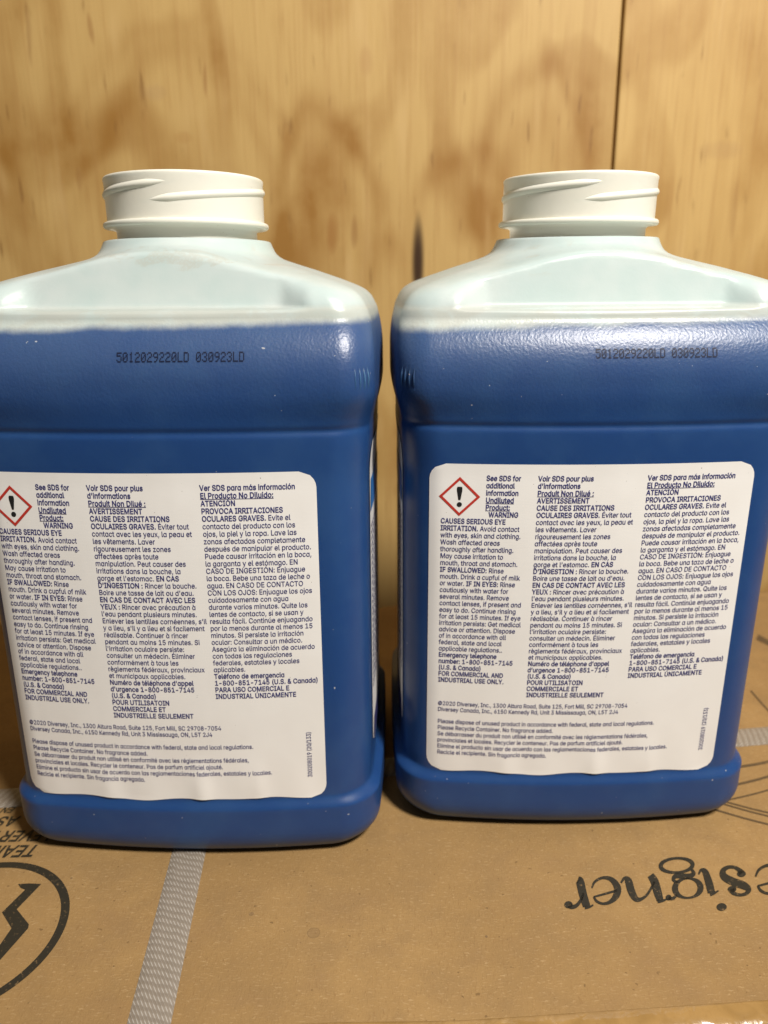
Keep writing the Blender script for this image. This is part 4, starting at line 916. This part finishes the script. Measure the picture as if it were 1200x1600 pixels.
# box print: upside-down bold italic capitals
def lid_text(lines):
    V, F = [], []
    for body, px, py, capx, ang in lines:
        x0, y0 = on_box(px, py)
        xb, yb = on_box(px, py+capx)
        cap = y0-yb
        vs, fs, adv = text_mesh(body, cap/.73, .022, .28, .78)
        b = len(V)
        ca, sa = math.cos(ang), math.sin(ang)
        for (x, y) in vs:
            x, y = -x, -y
            X, Y = x0 + x*ca - y*sa, y0 + x*sa + y*ca
            V.append((X, Y, lid_z(X, Y)+INK))
        F += [tuple(b+i for i in f) for f in fs]
    return mesh_obj('printed_text', V, F, M_PRINT, box, smooth=False)
lid_text([('TEAM LIFT', 66, 1323, 18, BOX_YAW*.4), ('LEVER EN', 90, 1299, 16.5, BOX_YAW*.4), ('AS LEVER', 34, 1277.5, 15, BOX_YAW*.4), ('EN LEVER', 27, 1262.5, 9, BOX_YAW*.4)])

# ------------------------------------------------------------------ bottle shape
A0, B0 = BW/2, BD/2
BULF, BULS = .0055, .0018
ZT = .206
def interp(tab, z):
    if z <= tab[0][0]: return tab[0][1]
    for (z0, v0), (z1, v1) in zip(tab, tab[1:]):
        if z <= z1:
            t = (z-z0)/(z1-z0)
            return v0+(v1-v0)*(t*t*(3-2*t) if len(tab) < 9 else t)
    return tab[-1][1]
def panel_in(z):                          # how far the label panel is sunk
    return .0034*sstep(.0225, .0275, z)*(1-.30*sstep(.150, .168, z))*(1-sstep(.1690, .1830, z))
def base_in(z):
    if z >= .013: return 0.
    t = z/.013
    return .0100*(1-math.sqrt(max(0, 1-(1-t)**2)))
RF = .0277
def front_in(z):
    e = base_in(z)+panel_in(z)*.5
    if z > .1865: e += RF-math.sqrt(RF*RF-(z-.1865)**2)
    if .160 < z < .1722: e += .0005*math.exp(-((z-.1702)/.0011)**2)
    return e
def side_in(z):
    e = base_in(z)+panel_in(z)
    if z > .192: e += .0016*((z-.192)/.014)**2
    return e
def corner_r(z):
    return .015 - .002*sstep(.02, .03, z) - .0015*sstep(.168, .182, z)
def bulge(z): return BULF-.0028*sstep(.170, .186, z)
NS, NC, NL = 56, 14, 36
def section(z):
    a = A0-side_in(z); b = B0-front_in(z)
    s = bulge(z)
    b0 = b-s; a0 = a-BULS; r = corner_r(z)
    pts = []
    def straight(p, q, n): return [(p[0]+(q[0]-p[0])*k/n, p[1]+(q[1]-p[1])*k/n) for k in range(n)]
    def corner(cx, cy, t0): return [(cx+r*math.cos(t0+math.pi/2*k/NC), cy+r*math.sin(t0+math.pi/2*k/NC)) for k in range(NC)]
    pts += straight((-(a0-r), -b0), (a0-r, -b0), NS) + corner(a0-r, -(b0-r), -math.pi/2)
    pts += straight((a0, -(b0-r)), (a0, b0-r), NL) + corner(a0-r, b0-r, 0)
    pts += straight((a0-r, b0), (-(a0-r), b0), NS) + corner(-(a0-r), b0-r, math.pi/2)
    pts += straight((-a0, b0-r), (-a0, -(b0-r)), NL) + corner(-(a0-r), -(b0-r), math.pi)
    return [(x+(x/a0)*BULS*(1-(y/b0)**2), y+(y/b0)*s*(1-(x/a0)**2)) for x, y in pts]
def front_y(x, z):
    a = A0-side_in(z); b = B0-front_in(z)
    s = bulge(z); b0 = b-s; a0 = a-BULS; r = corner_r(z)
    ax = min(abs(x), a0-.0005)
    y = b0
    if ax > a0-r: y = b0-r+math.sqrt(max(0, r*r-(ax-(a0-r))**2))
    return -(y+(y/b0)*s*(1-(ax/a0)**2))
def side_x(y, z):
    a = A0-side_in(z); a0 = a-BULS; b0 = B0-front_in(z)-bulge(z); r = corner_r(z)
    ay = min(abs(y), b0-.0005)
    x = a0
    if ay > b0-r: x = a0-r+math.sqrt(max(0, r*r-(ay-(b0-r))**2))
    return x+(x/a0)*BULS*(1-(ay/b0)**2)

RC, ZC = .0316, .2336
SH = [(0, .2060), (.006, .2072), (.012, .2084), (.018, .2092), (.022, .2096), (.027, .2100), (.032, .2104), (.040, .2112), (.050, .2121), (.065, .2132), (.085, .2143),
      (.11, .2153), (.14, .2162), (.18, .2171), (.23, .2180), (.29, .2190), (.36, .2201), (.43, .2211), (.50, .2221), (.57, .2231), (.64, .2240), (.71, .2249), (.77, .2257), (.83, .2265), (.88, .2273), (.915, .2281), (.945, .2291), (.965, .2303), (.98, .2316), (.992, .2328), (1.0, .23355)]
SHF = [(0, .2060), (.006, .2072), (.012, .2084), (.018, .2092), (.022, .2096), (.032, .2104), (.065, .2130), (.11, .2156), (.2, .2200), (.3, .2239), (.4, .2266), (.545, .2285), (.75, .2298), (.9, .2312), (1.0, .23355)]
def recess(x, y, z):
    if y > 0: return -recess_y(x, -y, z)
    return recess_y(x, y, z)
def recess_y(x, y, z):
    if z < .2085: return y
    k = min(1, max(0, (.0520-abs(x))/.0095))
    if k <= 0: return y
    shelf = .0080+.0088*sstep(.2088, .2106, z)
    yp = -B0+shelf+max(0, z-.2106)*.24
    d = yp-y
    h = .0004
    dd = .5*(d+math.sqrt(d*d+h*h)) if d > -.004 else 0
    if d <= -.004: return y
    dd -= .5*(-.004+math.sqrt(.004**2+h*h))
    return y+k*max(0, dd)
def build_body(parent):
    zs = [0, .0004, .001, .002, .0033, .005, .007, .0095, .012, .015, .0185, .021]
    zs += [.0225+.0005*i for i in range(11)]
    z = .029
    while z < .167: zs.append(z); z += .0035
    zs += [.167+.0006*i for i in range(23)]
    z = .182
    while z < ZT-.0005: zs.append(z); z += .0012
    rows = []
    for z in zs: rows.append([(x, y, z) for x, y in section(z)])
    outer = section(ZT)
    for t, z_side in SH:
        row = []
        for (x, y) in outer:
            wf = sstep(.070, .006, abs(x))      # the roof stands higher above the middle of front and back
            z = z_side*(1-wf)+interp(SHF, t)*wf
            th = math.atan2(y/B0, x/A0)
            # circle point in the same direction
            cx, cy = RC*math.cos(th), RC*math.sin(th)
            X, Y = x+(cx-x)*t, y+(cy-y)*t
            row.append((X, recess(X, Y, z), z))
        rows.append(row)
    prev = RC
    for rr, zz in ((.0311, .2338), (.0300, .2338), (.0268, .2337)):
        rows.append([(x/RC*rr, y/RC*rr, zz) for (x, y, _) in rows[-1]] if rr == .0311 else [(x/prev*rr, y/prev*rr, zz) for (x, y, _) in rows[-1]])
        prev = rr
    n = len(outer)
    vs = [p for r in rows for p in r]
    fs = []
    for j in range(len(rows)-1):
        for i in range(n):
            i2 = (i+1) % n
            fs.append((j*n+i, j*n+i2, (j+1)*n+i2, (j+1)*n+i))
    fs.append(tuple(range(n-1, -1, -1)))
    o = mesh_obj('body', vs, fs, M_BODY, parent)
    o.data.polygons[len(fs)-1].use_smooth = False
    return o

def lathe(name, prof, mat, parent, n=120):
    vs, fs = [], []
    for (r, z) in prof:
        for k in range(n):
            t = 2*math.pi*k/n
            vs.append((r*math.cos(t), r*math.sin(t), z))
    for j in range(len(prof)-1):
        for k in range(n):
            k2 = (k+1) % n
            fs.append((j*n+k, j*n+k2, (j+1)*n+k2, (j+1)*n+k))
    return mesh_obj(name, vs, fs, mat, parent)

def build_thread(parent, t0, t1, z0, z1):
    """half-round ridge climbing round the neck"""
    R0 = .0294
    n, m = 90, 8
    vs, fs = [], []
    for k in range(n+1):
        s = k/n
        t = t0+(t1-t0)*s
        z = z0+(z1-z0)*s
        f = sstep(0, .13, s)*sstep(1, .87, s)
        h = .0003+.00105*f
        wd = .0006+.00125*f
        for j in range(m+1):
            q = j/m
            zz = z+(q-.5)*2*wd
            pr = max(0, 1-abs((q-.46)*2)**1.7)
            rr = R0-.0005+h*pr
            vs.append((rr*math.cos(t), rr*math.sin(t), zz))
    for k in range(n):
        for j in range(m):
            a = k*(m+1)+j
            fs.append((a, a+m+1, a+m+2, a+1))
    return mesh_obj('thread', vs, fs, M_NECK, parent)

# label frame
LW, LH, LZT, LX0 = .117, .1291, .1566, -.0049
LIFT = .00025
def wrinkle(x, z):
    t = sstep(.048, .030, z)
    return -t*(.0007*math.exp(-((x-.006)/.0035)**2)+.0005*math.exp(-((x+.030)/.004)**2)+.0004*math.exp(-((x-.028)/.003)**2)+.00015*math.sin(x*330))
def label_edge(x): return .0004*math.sin((x+.01)*180)+.0003*math.sin(x*95)
def build_label(parent):
    nx, nz, rc = 96, 90, .0058
    vs, fs = [], []
    for j in range(nz+1):
        v = j/nz
        zc = LH*v
        for i in range(nx+1):
            u = i/nx
            # rounded outline: narrow the row near the top and bottom corners
            d = min(zc, LH-zc)
            ins = 0 if d >= rc else rc-math.sqrt(max(0, rc*rc-(rc-d)**2))
            x = LX0-LW/2+ins+(LW-2*ins)*u
            z = LZT-zc
            z += label_edge(x)*sstep(.85, 1, v)
            vs.append((x, front_y(x, z)-LIFT+wrinkle(x, z), z))
    for j in range(nz):
        for i in range(nx):
            a = j*(nx+1)+i
            fs.append((a, a+nx+1, a+nx+2, a+1))
    return mesh_obj('label', vs, fs, M_PAPER, parent)
def on_label(lx, ly, k=.00012):
    x = LX0-LW/2+lx; z = LZT-ly
    return (x, front_y(x, z)-LIFT+wrinkle(x, z)-k, z)

COL1 = ['See SDS for', 'additional', 'information', '_Undiluted', '_Product:', '*WARNING', '*CAUSES SERIOUS EYE', '*IRRITATION.* Avoid contact', 'with eyes, skin and clothing.',
 'Wash affected areas', 'thoroughly after handling.', 'May cause irritation to', 'mouth, throat and stomach.', '*IF SWALLOWED:* Rinse', 'mouth. Drink a cupful of milk', 'or water. *IF IN EYES:* Rinse',
 'cautiously with water for', 'several minutes. Remove', 'contact lenses, if present and', 'easy to do. Continue rinsing', 'for at least 15 minutes. If eye', 'irritation persists: Get medical', 'advice or attention. Dispose',
 'of in accordance with all', 'federal, state and local', 'applicable regulations..', '*Emergency telephone', '*number: 1-800-851-7145', '*(U.S. & Canada)', '*FOR COMMERCIAL AND', '*INDUSTRIAL USE ONLY.']
COL2 = ['*Voir SDS pour plus', "*d'informations", '_Produit Non Dilué :', '*AVERTISSEMENT', '*CAUSE DES IRRITATIONS', '*OCULAIRES GRAVES.* Éviter tout', 'contact avec les yeux, la peau et', 'les vêtements. Laver', 'rigoureusement les zones',
 'affectées après toute', 'manipulation. Peut causer des', 'irritations dans la bouche, la', "gorge et l'estomac. *EN CAS", "*D'INGESTION :* Rincer la bouche.", "Boire une tasse de lait ou d'eau.", '*EN CAS DE CONTACT AVEC LES', '*YEUX :* Rincer avec précaution à',
 "l'eau pendant plusieurs minutes.", "Enlever les lentilles cornéennes, s'il", "y a lieu, s'il y a lieu et si facilement", 'réalisable. Continuer à rincer', 'pendant au moins 15 minutes. Si', "l'irritation oculaire persiste:", 'consulter un médecin. Éliminer',
 'conformément à tous les', 'règlements fédéraux, provinciaux', 'et municipaux applicables.', "*Numéro de téléphone d'appel", "*d'urgence 1-800-851-7145", '*(U.S. & Canada)', '*POUR UTILISATOIN', '*COMMERCIALE ET', '*INDUSTRIELLE SEULEMENT']
COL3 = ['*Ver SDS para más información', '_El Producto No Diluido:', '*ATENCIÓN', '*PROVOCA IRRITACIONES', '*OCULARES GRAVES.* Evite el', 'contacto del producto con los', 'ojos, la piel y la ropa. Lave las', 'zonas afectadas completamente', 'después de manipular el producto.',
 'Puede causar irritación en la boca,', 'la garganta y el estómago. EN', 'CASO DE INGESTIÓN: Enjuague', 'la boca. Bebe una taza de leche o', 'agua. EN CASO DE CONTACTO', 'CON LOS OJOS: Enjuague los ojos', 'cuidadosamente con agua', 'durante varios minutos. Quite los', 'lentes de contacto, si se usan y',
 'resulta fácil. Continúe enjuagando', 'por lo menos durante al menos 15', 'minutos. Si persiste la irritación', 'ocular: Consultar a un médico.', 'Asegúra la eliminación de acuerdo', 'con todas las regulaciones', 'federales, estatales y locales', 'aplicables.',
 '*Teléfono de emergencia', '*1-800-851-7145 (U.S. & Canada)', '*PARA USO COMERCIAL E', '*INDUSTRIAL ÚNICAMENTE']
FOOT1 = ['©2020 Diversey, Inc., 1300 Altura Road, Suite 125, Fort Mill, SC 29708-7054', 'Diversey Canada, Inc., 6150 Kennedy Rd, Unit 3 Mississauga, ON, L5T 2J4']
FOOT2 = ['Please dispose of unused product in accordance with federal, state and local regulations.', 'Please Recycle Container. No fragrance added.', 'Se débarrasser du produit non utilisé en conformité avec les réglementations fédérales,',
 'provinciales et locales. Recycler le conteneur. Pas de parfum artificiel ajouté.', 'Elimine el producto sin usar de acuerdo con las reglamentaciones federales, estatales y locales.', 'Recicle el recipiente. Sin fragancia agregada.']
PITCHL, ROW1 = .00274, .0052
SZ = .00260
BOLD, REG = .024, .010
_,_,adv0 = text_mesh('contact avec les yeux, la peau et', SZ)
XS = .0352/adv0
_,_,adv1 = text_mesh(FOOT2[0], SZ)
XSF = .0905/adv1
def build_text(parent):
    V, F = [], []
    def add(vs, fs, lx, ly, vertical=False):
        b = len(V)
        for (x, y) in vs:
            V.append(on_label(lx-y, ly-x) if vertical else on_label(lx+x, ly-y))
        F.extend(tuple(b+i for i in f) for f in fs)
    def line(s, lx, cy, size, xs):
        base = cy+.33*size
        if s.startswith('_'):
            vs, fs, adv = text_mesh(s[1:], size, BOLD*.8, 0, xs)
            add(vs, fs, lx, base)
            n = 14
            b = len(V)
            for k in range(n+1):
                V.append(on_label(lx+adv*k/n, base+size*.09)); V.append(on_label(lx+adv*k/n, base+size*.16))
            F.extend((b+2*k, b+2*k+1, b+2*k+3, b+2*k+2) for k in range(n))
            return
        parts = s.split('*')
        x = lx
        for k, p in enumerate(parts):
            if not p: continue
            vs, fs, adv = text_mesh(p, size, BOLD if k % 2 else REG, 0, xs*(.97 if k % 2 else 1))
            add(vs, fs, x, base); x += adv
    for k, s in enumerate(COL1):
        bold = s if k > 4 else ('*'+s if not s.startswith('_') else s)
        line(bold, .0202 if k < 5 else (.0214 if k == 5 else .0042), ROW1+k*PITCHL, SZ, XS*.97)
    for k, s in enumerate(COL2): line(s, .0385, ROW1+k*PITCHL, SZ, XS)
    for k, s in enumerate(COL3): line(s, .0775, ROW1+k*PITCHL, SZ, XS)
    for k, s in enumerate(FOOT1): line(s, .0042, .0980+k*.0027, SZ*.93, XSF)
    for k, s in enumerate(FOOT2): line(s, .0042, .1062+k*.00287, SZ*.95, XSF)
    vs, fs, adv = text_mesh('300208019 (20/133)', SZ*.88, REG, 0, XSF)
    add(vs, fs, .1118, .1205, True)
    o = mesh_obj('printed_text', V, F, M_NAVY, parent, smooth=False)
    return o
def build_symbol(parent):
    cx, cy, h = .0108, .0122, .0074
    def quad_ring(ro, ri, mat, name, k):
        V, F = [], []
        n = 16
        for side in range(4):
            t0, t1 = side*math.pi/2, (side+1)*math.pi/2
            for k2 in range(n+1):
                s = k2/n
                for r in (ro, ri):
                    x = r*(math.cos(t0)*(1-s)+math.cos(t1)*s); y = r*(math.sin(t0)*(1-s)+math.sin(t1)*s)
                    V.append(on_label(cx+x, cy-y, k))
        for side in range(4):
            for k2 in range(n):
                a = (side*(n+1)+k2)*2
                F.append((a, a+1, a+3, a+2))
        return mesh_obj(name, V, F, mat, parent, smooth=False)
    quad_ring(h, h*.83, M_RED, 'diamond_border', .00012)
    V, F = [], []
    prof = [(-.0037, .0006), (-.0036, .00085), (-.0030, .00098), (-.0022, .00095), (-.0010, .00075), (.0002, .00055), (.0010, .00042), (.0013, .0003)]
    for y, wd in prof:
        V.append(on_label(cx-wd, cy+y)); V.append(on_label(cx+wd, cy+y))
    for k in range(len(prof)-1): F.append((2*k, 2*k+2, 2*k+3, 2*k+1))
    b = len(V)
    for k in range(20):
        V.append(on_label(cx+.00092*math.cos(2*math.pi*k/20), cy+.0030+.00092*math.sin(2*math.pi*k/20)))
    F.append(tuple(range(b, b+20)))
    mesh_obj('exclamation_mark', V, F, M_BLACK, parent, smooth=False)

DOT = {'0': '01110 10001 10011 10101 11001 10001 01110', '1': '00100 01100 00100 00100 00100 00100 01110', '2': '01110 10001 00001 00110 01000 10000 11111', '3': '01110 10001 00001 00110 00001 10001 01110',
 '5': '11111 10000 11110 00001 00001 10001 01110', '9': '01110 10001 10001 01111 00001 00010 01100', 'L': '10000 10000 10000 10000 10000 10000 11111', 'D': '11110 10001 10001 10001 10001 10001 11110', ' ': '00000 '*7}
def build_code(parent, x0):
    V, F = [], []
    code = '5012029220LD 030923LD'
    total = .0418; cw = total/len(code); px = cw/6.1; zt = .1966; pz = .00045
    for i, ch in enumerate(code):
        for r, row in enumerate(DOT[ch].split()):
            for c, bit in enumerate(row):
                if bit != '1': continue
                x = x0+i*cw+c*px+random.uniform(-1, 1)*.00002; z = zt-r*pz+random.uniform(-1, 1)*.00003
                b = len(V)
                V.extend((x+.00021*math.cos(t), front_y(x, z+.00023*math.sin(t))-.00012, z+.00027*math.sin(t)) for t in [k*math.pi/4 for k in range(8)])
                F.append(tuple(range(b, b+8)))
    return mesh_obj('date_code', V, F, M_CODE, parent, smooth=False)

def build_side_label(parent, sg):
    root = None
    def patch(name, y0, y1, z0, z1, mat, k, par, rc=0., slant=0.):
        ny, nz = 30, 40
        vs, fs = [], []
        for j in range(nz+1):
            z = z0+(z1-z0)*j/nz
            d = min(z-z0, z1-z)
            ins = 0 if d >= rc else rc-math.sqrt(max(0, rc*rc-(rc-d)**2))
            for i in range(ny+1):
                y = y0+ins+(y1-y0-2*ins)*i/ny + slant*(j/nz-.5)
                vs.append((sg*(side_x(y, z)+k), y, z))
        for j in range(nz):
            for i in range(ny):
                a = j*(ny+1)+i
                f = (a, a+1, a+ny+2, a+ny+1)
                fs.append(f if sg > 0 else f[::-1])
        return mesh_obj(name, vs, fs, mat, par)
    lab = patch('side_label', -.0400, .0400, .036, .162, M_PAPER, .0003, parent, .006)
    patch('blue_band', -.0380, .037, .136, .148, M_BLUEINK, .0005, lab, 0, .003)
    # illegible rows of small print seen edge-on
    V, F = [], []
    z = .130
    while z > .062:
        y = -.0375
        while y < .035:
            l = random.uniform(.003, .008)
            b = len(V)
            for (yy, zz) in ((y, z), (y+l, z), (y+l, z-.0009), (y, z-.0009)):
                V.append((sg*(side_x(yy, zz)+.0005), yy, zz))
            F.append((b, b+1, b+2, b+3) if sg > 0 else (b+3, b+2, b+1, b))
            y += l+.0012
        z -= .0026
    mesh_obj('small_print', V, F, M_NAVY, lab, smooth=False)
    patch('navy_band', -.036, .036, .038, .046, M_NAVY, .0005, lab, 0, .004)

def build_ribs(parent):
    spots = []
    for sg in (1, -1):
        spots += [(sg, .1875, .0036), (sg, .014, .0030)]
    for sg, zc, hh in spots:
        V, F = [], []
        r = corner_r(zc); a0 = A0-side_in(zc)-BULS; b0 = B0-front_in(zc)-bulge(zc)
        cx, cy = sg*(a0-r), -(b0-r)
        for k in range(4):
            th = -math.pi/2+sg*R(30+k*9)
            b = len(V)
            for j in range(9):
                q = j/8
                z = zc+(q-.5)*2*hh
                ex_ = -(front_in(z)-front_in(zc))
                r2 = r+ex_+(.0006 if zc > .1 else .0002)*math.sin(math.pi*q)+(.0004 if zc > .1 else .0003)
                for dt in (-.016, 0, .016):
                    rr = r2 if dt == 0 else r2-.0007
                    V.append((cx+rr*math.cos(th+dt), cy+rr*math.sin(th+dt), z))
            for j in range(8):
                for m in range(2):
                    a = b+j*3+m
                    F.append((a, a+1, a+4, a+3) if sg > 0 else (a+3, a+4, a+1, a))
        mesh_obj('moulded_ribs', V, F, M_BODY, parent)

def make_bottle():
    root = empty('bottle', (0, 0, 0))
    build_body(root)
    # neck: lip, tube, groove under the ring, inner wall
    prof = [(.0268, .2334), (.0264, .2342), (.0264, .2372), (.0272, .2379), (.0293, .2386), (.0294, .2400), (.0295, .2545), (.0297, .2552), (.0296, .25575), (.0292, .2561), (.0285, .2562), (.0277, .2560), (.0275, .2554), (.0277, .2549), (.0293, .2546)]
    neck = lathe('neck', prof, M_NECK, root)
    lathe('neck_ring', [(.0285, .2383), (.0298, .2383), (.0306, .2384), (.0310, .2388), (.0311, .2395), (.0309, .2401), (.0304, .2404), (.0296, .2405), (.0285, .2404)], M_NECK, neck)
    build_thread(neck, R(-262), R(-80), .2468, .2527)
    build_thread(neck, R(-107), R(62), .2462, .2545)
    lab = build_label(root)
    build_text(lab)
    build_symbol(lab)
    build_code(root, -.0093)
    for sg in (1, -1): build_side_label(root, sg)
    build_ribs(root)
    # the liquid itself, seen only through the milky shell and the open mouth
    rows = []
    for z in [.004, .02, .03, .165, .182, .195, .2035]:
        rows.append([(x*.975, y*.975, z+(.024*x if z > .2 else 0)) for x, y in section(z)])
    n = len(rows[0])
    vs = [p for r in rows for p in r]
    fs = [(j*n+i, j*n+(i+1) % n, (j+1)*n+(i+1) % n, (j+1)*n+i) for j in range(len(rows)-1) for i in range(n)]
    fs += [tuple(range(n-1, -1, -1)), tuple((len(rows)-1)*n+i for i in range(n))]
    mesh_obj('liquid', vs, fs, M_LIQ, root, smooth=False)
    return root

def copy_tree(o, parent=None):
    c = o.copy()
    C.objects.link(c)
    c.parent = parent
    for ch in [x for x in o.children]:
        copy_tree(ch, c)
    return c

def set_pose(o, x, d, lean, yaw, z):
    # lean towards the camera about the base, then stand it on the lid
    o.matrix_world = Matrix.Translation((x, d+BD/2, z)) @ Matrix.Rotation(lean, 4, 'X') @ Matrix.Rotation(yaw, 4, 'Z')

b1 = make_bottle()
b2 = copy_tree(b1)
set_pose(b1, XL, DL, LEL, YAL, ZL+.0004)
set_pose(b2, XR, DR, LER, YAR, ZR+.0004)
tag(b1, 'uncapped milky bottle of blue liquid standing on the strapping tape, nearer the emblem', 'bottle', 'bottles of blue liquid')
tag(b2, 'uncapped milky bottle of blue liquid standing behind the upside-down printed word', 'bottle', 'bottles of blue liquid')
for ch in list(b2.children):
    if ch.name.startswith('date_code'): bpy.data.objects.remove(ch)
    elif ch.name.startswith('label'):
        for g in list(ch.children): bpy.data.objects.remove(g)
        bpy.data.objects.remove(ch)
LX0 += .0016                              # the second label was stuck on a little further right
lab2 = build_label(b2)
build_text(lab2)
build_symbol(lab2)
build_code(b2, -.0062)
